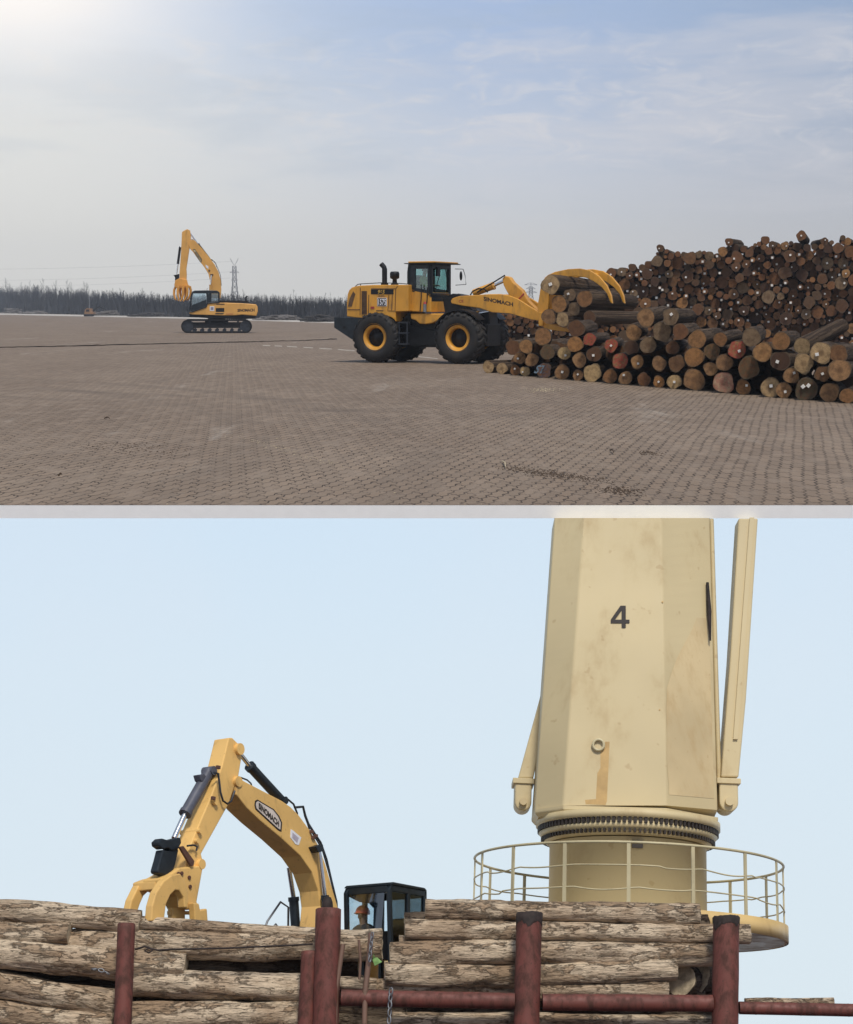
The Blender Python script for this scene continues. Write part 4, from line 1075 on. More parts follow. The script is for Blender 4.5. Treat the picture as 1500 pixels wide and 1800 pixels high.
def tag_mesh(seed):
    rg = random.Random(seed); me = bpy.data.meshes.new('paper_tag'); x, z = rg.uniform(-.3, .35), rg.uniform(-.5, .1); s = .15; a = rg.uniform(-.5, .5)
    c = [(x + s * (u * math.cos(a) - w * math.sin(a)), z + s * (u * math.sin(a) + w * math.cos(a))) for u, w in ((-1, -1), (1, -1), (1, 1), (-1, 1))]
    v = [(p, -.012, q) for p, q in c] + [(p, .001, q) for p, q in c]
    me.from_pydata(v, [], [(0, 1, 2, 3), (7, 6, 5, 4), (0, 4, 5, 1), (1, 5, 6, 2), (2, 6, 7, 3), (3, 7, 4, 0)]); me.materials.append(M['tag'])
    return me
LM = {}
for key, mt in (('brown', 'end'), ('dark', 'end_dark'), ('red', 'end_red'), ('pink', 'end_pink'), ('green', 'end_green'), ('blue', 'end_blue'), ('grey', 'end_grey'), ('pale', 'end_pale')):
    LM[key] = [log_mesh('log', 100 + i * 7 + len(key), M['bark_yard'], M[mt]) for i in range(4)]
TM = [tag_mesh(40 + i) for i in range(5)]
def put_log(p, axis, r, L, kind, tagged, label, group, name='log'):
    o = bpy.data.objects.new(name, rnd.choice(LM[kind])); col.objects.link(o)
    q = axis.to_track_quat('Y', 'Z')
    roll = Matrix.Rotation(rnd.uniform(0, 6.28), 4, 'Y')
    o.matrix_world = Matrix.Translation(p) @ q.to_matrix().to_4x4() @ roll @ Matrix.Diagonal((r, L, r, 1))
    tag(o, label, 'log', group)
    if tagged:
        t = bpy.data.objects.new('paper_tag', rnd.choice(TM)); col.objects.link(t); t.parent = o
        t.rotation_euler = (0, rnd.uniform(0, 6.28), 0)
        if tagged > 1:
            t = bpy.data.objects.new('paper_tag', TM[1]); col.objects.link(t); t.parent = o; t.rotation_euler = (0, 2.0, 0)
    return o
ORD = 'first second third fourth fifth sixth seventh eighth ninth tenth eleventh twelfth thirteenth fourteenth fifteenth sixteenth seventeenth eighteenth nineteenth twentieth twenty-first twenty-second twenty-third twenty-fourth'.split()
DESC = {'brown': 'brown log', 'dark': 'dark brown log', 'red': 'red-painted log', 'pink': 'pale log streaked pink', 'green': 'green-stained log', 'blue': 'grey log sprayed blue', 'grey': 'grey log', 'pale': 'pale log'}
# zoom, x, y, radius, kind, tags
row0 = [(3, 82, 882, 48, 'pale', 0), (3, 188, 882, 46, 'pale', 0), (3, 292, 912, 42, 'brown', 1), (3, 368, 930, 39, 'pale', 1), (3, 515, 922, 58, 'blue', 0), (3, 655, 930, 59, 'brown', 1), (3, 778, 955, 43, 'brown', 1), (3, 890, 938, 71, 'pale', 0), (3, 1028, 965, 56, 'brown', 0), (3, 1147, 970, 53, 'brown', 1), (3, 1290, 988, 53, 'dark', 0), (4, 38, 1228, 46, 'brown', 1), (4, 158, 1232, 57, 'pale', 1), (4, 312, 1222, 84, 'brown', 0), (4, 540, 1240, 82, 'pink', 0), (4, 693, 1265, 59, 'brown', 1), (4, 905, 1212, 77, 'pale', 1), (4, 1005, 1305, 63, 'brown', 1), (4, 1183, 1297, 88, 'green', 2), (4, 1362, 1315, 76, 'brown', 0), (4, 1500, 1330, 60, 'brown', 0), (4, 1640, 1330, 74, 'brown', 0)]
row1 = [(3, 325, 835, 47, 'brown', 1), (3, 420, 850, 52, 'brown', 0), (3, 540, 790, 57, 'green', 0), (3, 672, 797, 52, 'pale', 1), (3, 790, 850, 57, 'brown', 0), (3, 903, 805, 59, 'dark', 1), (3, 1105, 858, 62, 'red', 0), (3, 1238, 865, 52, 'brown', 1), (4, 40, 1098, 57, 'brown', 0), (4, 175, 1098, 64, 'dark', 0), (4, 312, 1048, 77, 'brown', 0), (4, 440, 1140, 54, 'brown', 0), (4, 545, 1092, 66, 'brown', 0), (4, 735, 1130, 86, 'green', 0), (4, 980, 1078, 77, 'dark', 1), (4, 1065, 1192, 62, 'brown', 1), (4, 1160, 1098, 77, 'pale', 0), (4, 1310, 1178, 62, 'dark', 1), (4, 1440, 1150, 88, 'brown', 0)]
row2 = [(3, 375, 745, 54, 'brown', 0), (3, 505, 668, 67, 'brown', 0), (3, 755, 728, 62, 'brown', 0), (3, 868, 690, 49, 'red', 0), (3, 1035, 737, 52, 'red', 1), (3, 1192, 753, 57, 'dark', 0), (3, 1322, 735, 64, 'grey', 0), (4, 145, 975, 53, 'dark', 0), (4, 450, 1005, 62, 'green', 0), (4, 645, 990, 69, 'red', 1), (4, 843, 1010, 76, 'brown', 0), (4, 1295, 1015, 84, 'pale', 1), (4, 1432, 1020, 70, 'dark', 0)]
row3 = [(3, 765, 605, 66, 'dark', 0), (3, 1210, 637, 63, 'brown', 0), (3, 1305, 522, 71, 'brown', 0), (3, 1430, 632, 74, 'grey', 0), (4, 130, 735, 66, 'grey', 1), (4, 205, 850, 62, 'dark', 0), (4, 335, 910, 72, 'brown', 0), (4, 515, 910, 54, 'brown', 0), (4, 755, 895, 72, 'grey', 0), (4, 985, 925, 72, 'brown', 0), (4, 1150, 965, 68, 'pale', 0)]
def pile_depth(px):
    return CAMP.z * FPX / (654 + (px - 850) * .0845 - YH)
rows = (row0, row1, row2, row3); rname = ('bottom row', 'second row', 'third row', 'top row')
lab_blue = None
for ri, row in enumerate(rows):
    row = sorted(row, key=lambda t: (z3 if t[0] == 3 else z4)(t[1], t[2])[0])
    for i, (zn, x, y, r, kind, tg) in enumerate(row):
        px, py = (z3 if zn == 3 else z4)(x, y); rp = r / 4.412
        D = pile_depth(px) + ri * .10 * U + rnd.uniform(-.08, .08) * U
        R_ = rp * D / FPX
        p = atY(px, py, D)
        if ri == 0: p.z = R_ * .98
        az = math.atan2(p.x, p.y) + R(4) + rnd.uniform(-.05, .05); dz = rnd.uniform(-.02, .0)
        if ri == 0 and i < 2: az = R(25)
        if ri == 3: az += rnd.uniform(.0, .13); dz = rnd.uniform(-.01, .03)
        if (zn, x) == (4, 1150): az, dz = R(32), .16
        ax = V((math.sin(az), math.cos(az), dz)).normalized()
        L_ = U * (rnd.uniform(3.6, 4.2) if ri < 3 else rnd.uniform(2.0, 2.7))
        lb = "%s%s, %s from left in near pile's %s" % (DESC[kind], ' with paper tag' if tg == 1 else ' with paper tags' if tg else '', ORD[i], rname[ri])
        o = put_log(p, ax, R_, L_, kind, tg, lb, 'logs in the near pile')
        if kind == 'blue': blue = (o, px, py, p, ax)
# dim logs lying deeper in the near pile, behind the visible ends
k = 0
for i in range(24):
    px = 905 + i * 25.5; D = pile_depth(px) + 2.6 * U; r = rnd.uniform(.20, .26) * U
    for z in (.25, .66):
        p = V(((px + rnd.uniform(-8, 8) - 750) / FPX * D, D, z * U))
        put_log(p, V((.22, .97, 0)), r, 4 * U, 'dark', 0, 'dark log lying deep in the near pile, behind the sawn ends', 'dim logs inside the near pile')
o, px, py, p, ax = blue
o['_w'] = list(p)
t = text_mesh('sprayed_mark', 'STD', (px - 9, py + 4), (px + 5, py + 9), (px - 5, py - 9), p - ax * .02, ax, simple('pale_blue_spray', (.30, .45, .60), .8), o, bold=.02)
t.parent = o; bpy.context.view_layer.update(); t.matrix_world = Matrix.Translation(p)

# the load in the grapple
gl = [(565, 265, 76, 'pale', 1, 3.9, 'pale'), (630, 418, 66, 'brown', 0, 3.4, ''), (550, 515, 59, 'brown', 0, 3.6, ''), (658, 535, 56, 'pale', 0, 3.6, ''), (715, 345, 50, 'grey', 1, 3.4, ''), (830, 375, 66, 'brown', 0, 3.9, ''), (745, 457, 53, 'grey', 0, 3.4, ''), (868, 520, 53, 'dark', 0, 3.9, '')]
gname = ['largest pale log with a tag, uppermost in the loader grapple', 'brown log in the loader grapple, under the largest pale one', 'brown log lowest at the left in the loader grapple', 'pale log on the grapple tines, right of the lowest brown one', 'small grey tagged log in the middle of the loader grapple load', 'long brown log gripped under the clamp tips of the loader grapple', 'small grey log in the centre of the loader grapple load', 'dark log at the right side of the loader grapple load']
for (x, y, r, kind, tg, L_, _), nm in zip(gl, gname):
    yl = -1.75 + rnd.uniform(-.1, .1)
    if kind == 'grey': yl += .3
    a, c = LF.tr(*z3(x, y), yl); p = LF.w(a, yl, c)
    ax = (ley + lex * rnd.uniform(.0, .12) + V((0, 0, rnd.uniform(-.03, .015)))).normalized()
    put_log(p, ax, r / 4.412 * p.y / FPX, L_ * U, kind, tg, nm, 'logs held in the loader grapple')

# the tall pile behind
DB = 68.0 * U
prof = [(880, 548), (900, 553), (948, 556), (1000, 520), (1040, 500), (1075, 476), (1085, 472), (1098, 474), (1110, 464), (1125, 468), (1140, 458), (1152, 452), (1158, 436), (1172, 438), (1180, 441), (1200, 441), (1245, 438), (1258, 444), (1275, 432), (1282, 422), (1300, 432), (1318, 434), (1342, 418), (1355, 422), (1385, 430), (1400, 414), (1412, 430), (1440, 428), (1450, 420), (1470, 424), (1482, 415), (1510, 420), (1540, 430), (1580, 428)]
def top_of(px):
    for (a, ya), (c, yc) in zip(prof, prof[1:]):
        if a <= px <= c: return ya + (yc - ya) * (px - a) / (c - a)
    return 600
discs = []
rp_ = random.Random(11)
grid = {}
def ok(px, py, r):
    gx, gy = int(px // 28), int(py // 28)
    for i in range(gx - 1, gx + 2):
        for j in range(gy - 1, gy + 2):
            for a, c, q in grid.get((i, j), ()):
                if (a - px) ** 2 + (c - py) ** 2 < ((q + r) * .90) ** 2: return False
    return True
def add(px, py, r):
    discs.append((px, py, r)); grid.setdefault((int(px // 28), int(py // 28)), []).append((px, py, r))
forced = [(1404, 415, 8.5), (1161, 436, 6.5), (1282, 425, 7), (1346, 422, 7.5), (1389, 450, 11), (1368, 462, 11), (1271, 442, 8.5), (1247, 465, 8), (1183, 495, 9), (1183, 519, 9), (1346, 506, 10), (1351, 522, 11.5), (1314, 528, 9), (1334, 535, 8), (1394, 517, 9), (1453, 515, 9.5), (1475, 564, 9), (1279, 553, 10), (1332, 468, 9), (1358, 430, 6.5), (1380, 432, 7.5), (1450, 424, 6.5), (1482, 418, 5), (1443, 445, 8), (1233, 523, 7), (1093, 478, 8), (1075, 480, 9), (1129, 470, 6), (1112, 470, 7)]
for a, c, r in forced: add(a, c, r)
for rr, tries in ((10.5, 260), (8.5, 900), (7, 2600), (5.6, 6000), (4.4, 12000), (3.2, 16000)):
    for _ in range(tries):
        r = rr * rp_.uniform(.88, 1.1); px = rp_.uniform(884, 1560); t = top_of(px) + r * .8
        if px < 1075 and r > 6.5: continue
        py = rp_.uniform(t, 611)
        if py < t: continue
        if ok(px, py, r): add(px, py, r)
def hidden(px, py):
    if 955 < px < 1100 and 488 < py < 575 and not (px > 1085 and py < 560): return True
    if py > 598 and px > 1120: return True
    if px > 1500 or (1000 < px < 1130 and py > 575): return True
    return False
vis = sorted([d for d in discs if not hidden(d[0], d[1])], key=lambda d: -d[2])
NI = 170
big, rest = vis[:NI], vis[NI:] + [d for d in discs if hidden(d[0], d[1])]
bax = V((.20, .98, 0)).normalized()
def back_log(px, py, r):
    D = DB + rp_.gauss(0, .22) * U; return atY(px, py, D), r * D / FPX, (bax + V((rp_.uniform(-.1, .1), 0, rp_.uniform(-.03, .03)))).normalized()
for i, (px, py, r) in enumerate(big):
    p, q, ax = back_log(px, py, r); tg = 1 if rp_.random() < .33 else 0
    if (px, py) == (1404, 415): lb = 'log sticking up highest on the tall dark pile at the back'; tg = 1; p -= V((0, .5 * U, 0))
    elif tg: lb = 'dark log with a white paper tag in the tall pile behind the near one'
    else: lb = 'dark untagged log in the tall pile behind the near one'
    put_log(p, ax, q, U * rp_.uniform(3.6, 4.3), rp_.choice(['dark', 'dark', 'dark', 'dark', 'brown', 'grey', 'dark', 'dark', 'dark', 'dark']), tg, lb, 'logs in the tall pile')
bb = MB(); tb = MB()
def stuff_log(B, p, q, ax, L_, n=10):
    s = ax.cross(V((0, 0, 1))).normalized(); u = s.cross(ax)
    rings = [[p + ax * h + (s * math.cos(2 * math.pi * i / n) + u * math.sin(2 * math.pi * i / n)) * q * w for i in range(n)] for h, w in ((0, 1), (L_, .92))]
    B.add(rings[0] + rings[1], [(i, (i + 1) % n, (i + 1) % n + n, i + n) for i in range(n)], True, 0)
    B.add(rings[0], [tuple(range(n - 1, -1, -1))], False, 1); B.add(rings[1], [tuple(range(n))], False, 1)
for px, py, r in rest:
    p, q, ax = back_log(px, py, r); stuff_log(bb, p, q, ax, 4 * U)
    if rp_.random() < .22:
        s = ax.cross(V((0, 0, 1))).normalized(); c = p - ax * .012 * U + s * q * rp_.uniform(-.3, .3) + V((0, 0, q * rp_.uniform(-.4, .2))); w = .042 * U
        bb.add([c - s * w - V((0, 0, w)), c + s * w - V((0, 0, w)), c + s * w + V((0, 0, w)), c - s * w + V((0, 0, w))], [(0, 1, 2, 3)], False, 2)
# deeper layer that closes the gaps
gridp = [(884 + 15 * i + (7.5 if j % 2 else 0), 404 + 13 * j) for i in range(48) for j in range(17)]
for px, py in gridp:
    px += rp_.uniform(-2, 2); py += rp_.uniform(-2, 2); r = rp_.uniform(8.5, 10.5)
    if py < top_of(min(px, 1579)) + r + 4 or py > 613: continue
    D = DB + 2.7 * U + rp_.uniform(0, .5) * U
    p = atY(px, py, D); stuff_log(bb, p, r * D / FPX, bax, 4 * U)
tag(bb.build('logs', [M['bark_yard'], M['end_stuff'], M['tag']], loc=V((12 * U, DB, 0))), 'mass of smaller log ends filling the tall dark pile at the back', None, kind='stuff')

# ------------------------------------------------------------------ the ship's deck below the yard
DEL = R(18.95); TH = PHI + DEL
LW = Fr(CAMP, V((1, 0, 0)), V((0, math.cos(TH), -math.sin(TH))), V((0, math.sin(TH), math.cos(TH))), 1.0)
def a1(x, y): return (200 + x / 3.409, 1270 + y / 3.408)
def a2(x, y): return (440 + x / 4.167, 1520 + y / 4.167)
def a5(x, y): return (1060 + x / 3.409, 1460 + y / 3.409)
def a6(x, y): return (800 + x / 2.5, 1300 + y / 2.5)
def a7(x, y): return (880 + x / 2.885, 900 + y / 2.884)
def lp(px, py, d):
    x, h = LW.tr(px, py, d); return LW.w(x, d, h)
def pxm(px, py, d): return (lp(px, py, d) - CAMP).dot(FW) / FPX      # metres per pixel
M['deck'] = paint('deck_plate', (.10, .045, .038), dirt=(.03, .02, .016), amt=.7, scale=.6)
b = MB(); b.box(LW, -30, 30, 6, 46, -.62, -.5); tag(b.build('deck', M['deck'], loc=LW.w(0, 30, -.5)), None, None, kind='structure')  # unseen deck, made wide and run forward to block sky light from below

# --- logs with weathered bark
def deck_log(p0, p1, r, d0, d1, seed, label, mt='bark_pale', rough=1.0, sides=28, r1=None):
    A, B = lp(*p0, d0), lp(*p1, d1); ra = r * pxm(*p0, d0); rb = (r1 or r) * pxm(*p1, d1)
    L_ = (B - A).length; segs = max(10, int(L_ / .09)); v, f, mi = [], [], []
    bend = [random.Random(seed).uniform(-1, 1) for _ in range(4)]
    for k in range(segs + 1):
        t = k / segs; y = t * L_
        ox = ra * .14 * (math.sin(t * 3.1 + bend[0] * 3) - math.sin(bend[0] * 3)) * bend[1]; oz = ra * .22 * math.sin(t * 4.2 + bend[2] * 3) * bend[3]
        for i in range(sides):
            a = 2 * math.pi * i / sides; ca, sa = math.cos(a), math.sin(a)
            q = V((ca * 1.1, y * .75 + seed * 9.1, sa * 1.1)); q2 = V((ca * 3, y * 2.0 + seed * 5.3, sa * 3)); q3 = V((ca * 7, y * 2.6 + seed * 3.3, sa * 7))
            n_ = noise.noise(q) * .15 + noise.noise(q2) * .10 + noise.noise(q3) * .075
            pl = noise.noise(V((ca * 2.0, y * .9 + seed * 2.7, sa * 2.0)))     # flakes of bark
            n_ += .06 * (1 if pl > .10 else 0) - (.10 if noise.noise(V((ca * 1.6, y * 1.7 + seed, sa * 1.6))) > .48 else 0)
            rr = (ra + (rb - ra) * t) * (1 + n_ * rough)
            v.append((ox + rr * ca, y + (rr * .10 * noise.noise(V((ca * 2, seed, sa * 2))) if k in (0, segs) else 0), oz + rr * sa))
    for k in range(segs):
        for i in range(sides):
            j = (i + 1) % sides; f.append((k * sides + i, k * sides + j, (k + 1) * sides + j, (k + 1) * sides + i)); mi.append(0)
    f.append(tuple(range(sides - 1, -1, -1))); mi.append(1); f.append(tuple(range(segs * sides, (segs + 1) * sides))); mi.append(1)
    me = bpy.data.meshes.new('log'); me.from_pydata(v, [], f)
    for p, q in zip(me.polygons, mi): p.material_index = q; p.use_smooth = q == 0
    bm = bmesh.new(); bm.from_mesh(me); bmesh.ops.recalc_face_normals(bm, faces=bm.faces); bm.to_mesh(me); bm.free()
    me.materials.append(M[mt]); me.materials.append(M['deck_end'])
    o = bpy.data.objects.new('log', me); col.objects.link(o)
    z = LW.ez; y_ = (B - A).normalized(); x_ = y_.cross(z).normalized(); z_ = x_.cross(y_)
    mm = Matrix((x_, y_, z_)).transposed().to_4x4(); mm.translation = A; o.matrix_world = mm
    tag(o, label, 'log', 'weathered logs stacked on the deck')
    return o
M['deck_end'] = simple('old_sawn_end', (.42, .35, .24), .9, var=.4, scale=6, bump=.3)
DL = 29.6
left = [((-40, 1601), (247, 1617), 20, 'uppermost pale log at the far left of the deck stack'),
        ((-40, 1636), (122, 1643), 19, 'short pale log under the uppermost one at the far left'),
        ((-40, 1676), (326, 1702), 26, 'thick log whose sawn end shows right of the first red stanchion'),
        ((225, 1622), (560, 1641), 11, 'thin pale log on top, between the first two stanchions'),
        ((110, 1661), (672, 1660), 27, 'long pale log behind the tall stanchion, ending below the cab'),
        ((-40, 1726), (204, 1762), 22, 'sloping bark-covered log at the lower left'),
        ((-40, 1782), (200, 1800), 24, 'dark log at the bottom left corner'),
        ((228, 1729), (560, 1735), 24, 'dark-bellied log low between the first two stanchions'),
        ((222, 1789), (560, 1784), 25, 'pale orange-brown log lowest between the first two stanchions'),
        ((598, 1729), (662, 1731), 11, 'short squared log stub behind the red rail below the cab')]
right = [((748, 1598), (1230, 1607), 17, 'topmost log right of the excavator cab'),
         ((712, 1634), (1318, 1643), 17, 'second log from the top right of the cab, reaching past the last stanchion'),
         ((702, 1657), (1000, 1652), 11, 'thin pale log wedged third from the top right of the cab'),
         ((686, 1681), (1262, 1673), 21, 'thick pale log in the middle of the stack right of the cab'),
         ((678, 1714), (1190, 1706), 20, 'rough log with a cut end, above the lowest one at right'),
         ((660, 1735), (960, 1738), 13, 'dark thin log just above the red rail'),
         ((945, 1743), (1175, 1738), 15, 'short grey log lying on the red rail at right'),
         ((1310, 1763), (1466, 1760), 7, 'thin pole lying on the rail beyond the last stanchion'),
         ((690, 1795), (1255, 1798), 14, 'dark log under the red rail')]
for i, (p0, p1, r, lb) in enumerate(left + right):
    dj = random.Random(i).uniform(-.06, .06) + (.12 if 'thin pale' in lb else 0)
    if 'long pale log' in lb: dj = .22
    if 'sawn end shows' in lb: dj = -.05
    deck_log(p0, p1, r, DL + dj, DL + dj + random.Random(i).uniform(-.05, .08), i + 1, lb, 'bark_pale')
# logs deeper in the stack, bark darkened to stand for shade in the gaps
n_ = 0
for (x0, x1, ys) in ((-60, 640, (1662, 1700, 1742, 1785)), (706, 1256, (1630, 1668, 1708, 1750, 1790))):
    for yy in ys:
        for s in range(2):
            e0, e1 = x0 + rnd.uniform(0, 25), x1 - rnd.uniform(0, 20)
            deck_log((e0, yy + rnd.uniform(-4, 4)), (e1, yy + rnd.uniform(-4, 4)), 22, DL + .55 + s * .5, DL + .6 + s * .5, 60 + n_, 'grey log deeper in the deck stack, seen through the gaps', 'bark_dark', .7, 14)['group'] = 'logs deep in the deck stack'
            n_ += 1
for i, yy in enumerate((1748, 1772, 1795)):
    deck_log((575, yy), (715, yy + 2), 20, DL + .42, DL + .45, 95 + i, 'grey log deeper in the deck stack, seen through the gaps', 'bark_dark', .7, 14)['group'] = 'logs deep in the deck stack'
for i, (x, y) in enumerate(((1208, 1722), (1240, 1716))):
    deck_log((x - 14, y), (x + 14, y + 1), 30 - i * 4, DL + .25 + .2 * i, DL + .9, 80 + i, ['dark log stub in the gap left of the last stanchion', 'dark splintered log stub against the last stanchion'][i], 'bark_dark')

# --- red stanchions and rail
def post(pix, rpx, d, label, name='stanchion', cap=True, knob=True):
    (x0, y0), (x1, y1) = pix
    A = lp(x1, y1, d); 
    xb, hb = LW.tr(x0, y0, d); xt, ht = LW.tr(x1, y1, d)
    slope = (xb - xt) / (hb - ht); B = LW.w(xb + slope * (-.5 - hb), d, -.5)
    r = rpx * pxm(x1, y1, d); ax = (A - B).normalized(); L_ = (A - B).length
    root = thing(name, label, 'stanchion', B, 'red stanchions along the deck edge')
    bb = MB(); n = 24; rings = []
    for k in range(25):
        t = k / 24; w = r * (1 + .03 * noise.noise(V((t * 9, x0, 0))))
        rings.append([B + ax * L_ * t * .995 + (LW.ex * math.cos(2 * math.pi * i / n) + LW.ey * math.sin(2 * math.pi * i / n)) * w * (1 + .02 * noise.noise(V((i, t * 14, x0)))) for i in range(n)])
    rings.append([A + (LW.ex * math.cos(2 * math.pi * i / n) + LW.ey * math.sin(2 * math.pi * i / n)) * r * .86 for i in range(n)])
    bb.loft(rings, True, True); bb.build('pipe', M['rust'], root)
    if knob:
        k_ = MB(); n2 = 40; w = r * 1.04; rg = []
        for lv in range(4):
            ring = []
            for i in range(n2):
                a = 2 * math.pi * i / n2
                dp = r * (.75 + .9 * noise.noise(V((math.cos(a) * 1.3, math.sin(a) * 1.3, x0))) + .5 * noise.noise(V((math.cos(a) * 5, math.sin(a) * 5, x0))))
                h = (-max(dp, .1 * r), -.02 * r, .10 * r + .10 * r * noise.noise(V((math.cos(a) * 3, math.sin(a) * 3, x0))), .06 * r)[lv]
                q = (w * .985, w * 1.01, w * .9, w * .15)[lv]
                ring.append(A + ax * h + (LW.ex * math.cos(a) + LW.ey * math.sin(a)) * q)
            rg.append(ring)
        k_.loft(rg, True, True); k_.build('charred_rim', M['char'], root)
    f_ = MB(); f_.lathe(B, ax, [(r * 1.9, 0), (r * 1.9, .04), (r * 1.1, .05)], 24); f_.build('foot_flange', M['rust'], root)
    return root
PD = 29.0
post(((216, 1790), (222.5, 1623)), 15.5, PD, 'thin red stanchion, leftmost of the deck edge', knob=False)
tall = post(((573, 1790), (577.5, 1597)), 22.5, PD, 'tallest red stanchion, in front of the excavator boom', knob=False)
post(((540, 1790), (546, 1672)), 16, PD + .12, 'short red stanchion welded to the left side of the tallest one', knob=False)
post(((926, 1790), (931, 1606)), 22.5, PD, 'red stanchion with a charred top, in front of the crane pedestal')
post(((1275, 1790), (1277, 1613)), 23, PD, 'red stanchion with the blackest top, last at right under the crane platform')
b = MB(); c = lp(576, 1590, PD - .02); k = pxm(576, 1590, PD)
b.lathe(c - LW.ez * 10 * k, LW.ez, [(8 * k, 0), (10 * k, 5 * k), (9 * k, 14 * k), (6 * k, 22 * k), (1 * k, 24 * k)], 14); b.build('cap_knob', M['char'], tall)
# rust-eaten knobs on top
def pipe(pix, rpx, d, label, name='rail_pipe'):
    q = [lp(x, y, d) for x, y in pix]; bb = MB()
    pts = []
    for a, c in zip(q, q[1:]):
        for s in range(10): pts.append(a.lerp(c, s / 10))
    pts.append(q[-1])
    r = rpx * pxm(*pix[0], d); bb.tube(pts, [r * (1 + .03 * noise.noise(V((i * .7, rpx, 0)))) for i in range(len(pts))], 20)
    root = thing(name, label, 'rail', q[0], 'red pipe rails between the stanchions'); bb.build('pipe', M['rust'], root)
    for f_ in (.12, .45, .8):
        cl = MB(); p = q[0].lerp(q[-1], f_); cl.tube([p - LW.ex * .012, p + LW.ex * .012], r * 1.025, 20); cl.build('weld_collar', M['rust'], root)
pipe([(600, 1754), (905, 1760)], 14, PD - .02, 'red pipe rail between the tallest stanchion and the next one')
pipe([(954, 1762), (1253, 1764)], 14.5, PD - .02, 'red pipe rail between the two charred stanchions')
pipe([(1300, 1772), (1540, 1777)], 11, PD + .02, 'darker red pipe rail running off at right')
# rusty rods beside the cab and a chain
M['rod'] = paint('rusty_rod', (.17, .10, .07), dirt=(.05, .03, .02), amt=.7, scale=4)
def rod(pix, rpx, d, label):
    bb = MB(); q = [lp(x, y, d) for x, y in pix]; bb.tube(q, rpx * pxm(*pix[0], d), 8); tag(bb.build('lashing_rod', M['rod']), label, 'rod')
rod([(589, 1800), (591, 1740), (603, 1660)], 4.5, PD - .08, 'rusty rod leaning against the tallest stanchion')
rod([(641, 1800), (642, 1745), (651, 1665), (652, 1640)], 5, PD - .1, 'rusty rod standing over the rail in front of the cab')
rod([(632, 1722), (634, 1690), (631, 1652)], 2.5, PD + .1, 'thin pale rod between the log ends below the helmet')
def chain(pix, d, label, sz):
    q = [lp(x, y, d) for x, y in pix]; pts = []
    for a, c in zip(q, q[1:]):
        n = max(1, int((c - a).length / (sz * 1.5)))
        for s in range(n): pts.append((a.lerp(c, (s + .5) / n), (c - a).normalized()))
    bb = MB()
    for i, (p, t) in enumerate(pts):
        s = t.orthogonal().normalized(); s = s if i % 2 else t.cross(s)
        bb.tube([p + t * math.cos(a) * sz + s * math.sin(a) * sz * .55 for a in [2 * math.pi * k / 10 for k in range(11)]], sz * .2, 6, cap=False)
    tag(bb.build('chain', M['galv']), label, 'chain')
chain([(688, 1738), (686, 1760), (684, 1800)], PD - .19, 'grey chain hanging over the red rail right of the rods', .065)
chain([(655, 1640), (652, 1665), (650, 1690)], PD - .2, 'short chain hanging beside the rusty rod by the cab', .05)
bb = MB(); q = [lp(x, y, PD + .05) for x, y in ((237, 1669), (246, 1667), (254, 1664), (262, 1666), (268, 1671), (262, 1675), (254, 1672), (262, 1667), (280, 1671), (300, 1669), (400, 1667), (550, 1660))]
bb.tube(q, .016, 6); tag(bb.build('lashing_wire', M['char']), 'dark lashing wire with a loop, stretched along the logs at left', 'wire')
chain([(160, 1704), (172, 1704), (184, 1708), (192, 1713)], DL - .38, 'pale shackle and chain bit lying on the thick log at left', .05)
bb = MB(); q = [lp(x, y, DL + d) for x, y, d in ((657, 1677, .0), (662, 1682, .05), (672, 1691, .02), (668, 1693, .0), (659, 1698, .04), (655, 1688, .06))]
bb.add(q + [p + LW.ey * .05 for p in q], [(0, 1, 2, 3, 4, 5), (11, 10, 9, 8, 7, 6)] + [(i, (i + 1) % 6, (i + 1) % 6 + 6, i + 6) for i in range(6)])
tag(bb.build('rag', M['hivis_green']), 'bright green hi-vis cloth hanging between the log ends', 'cloth')

# ------------------------------------------------------------------ the deck crane
DC = 34.8
M['rim_yellow'] = paint('platform_rim_yellow', (.66, .47, .20), dirt=(.30, .18, .07), amt=.5, scale=1.2)
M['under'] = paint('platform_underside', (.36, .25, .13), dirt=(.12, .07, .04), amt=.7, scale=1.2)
cx, ch = LW.tr(1103, 1628, DC); RO = R(2.4)
CR = Fr(LW.w(cx, DC, ch), LW.ex * math.cos(RO) - LW.ez * math.sin(RO), LW.ey, LW.ez * math.cos(RO) + LW.ex * math.sin(RO), 1.0)
kc = pxm(1103, 1560, DC)
cr = thing('deck_crane', 'tall cream ship crane numbered 4 on a round railed platform', 'crane', CR.w(0, 0, 0))
def cz(px, py, y): return CR.tr(px, py, y)[1]
RP = 274 * kc; PR = 138 * kc; RR = 158 * kc
zr1 = cz(1103, 1436, -RR); zr2 = cz(1103, 1446, -RR); zr3 = cz(1103, 1454, -RR * .97); zr4 = cz(1103, 1462, -RR * .93); zr5 = cz(1103, 1470, -PR)
b = MB(); b.lathe(CR.w(0, 0, 0), CR.ez, [(PR, -1.2), (PR, zr5), (PR * 1.01, zr5 + .001)], 64); pd = b.build('pedestal', M['cream'], cr)
b = MB(); b.box(CR, -.09, .12, -PR - .03, -PR + .06, zr5 - .22, zr5 - .08); b.build('lug', M['tooth'], pd)
b = MB(); b.lathe(CR.w(0, 0, 0), CR.ez, [(PR * 1.02, zr4 - .05), (RR * .93, zr4 - .02), (RR * .94, zr3 - .02), (RR * .965, zr3), (RR, zr2), (RR * .985, zr2 + .01), (RR * .985, zr1), (RR * 1.03, zr1 + .02), (RR * 1.03, zr1 + .16), (RR * .6, zr1 + .17)], 72); sr = b.build('slewing_ring', M['cream'], cr)
b = MB(); n = 110
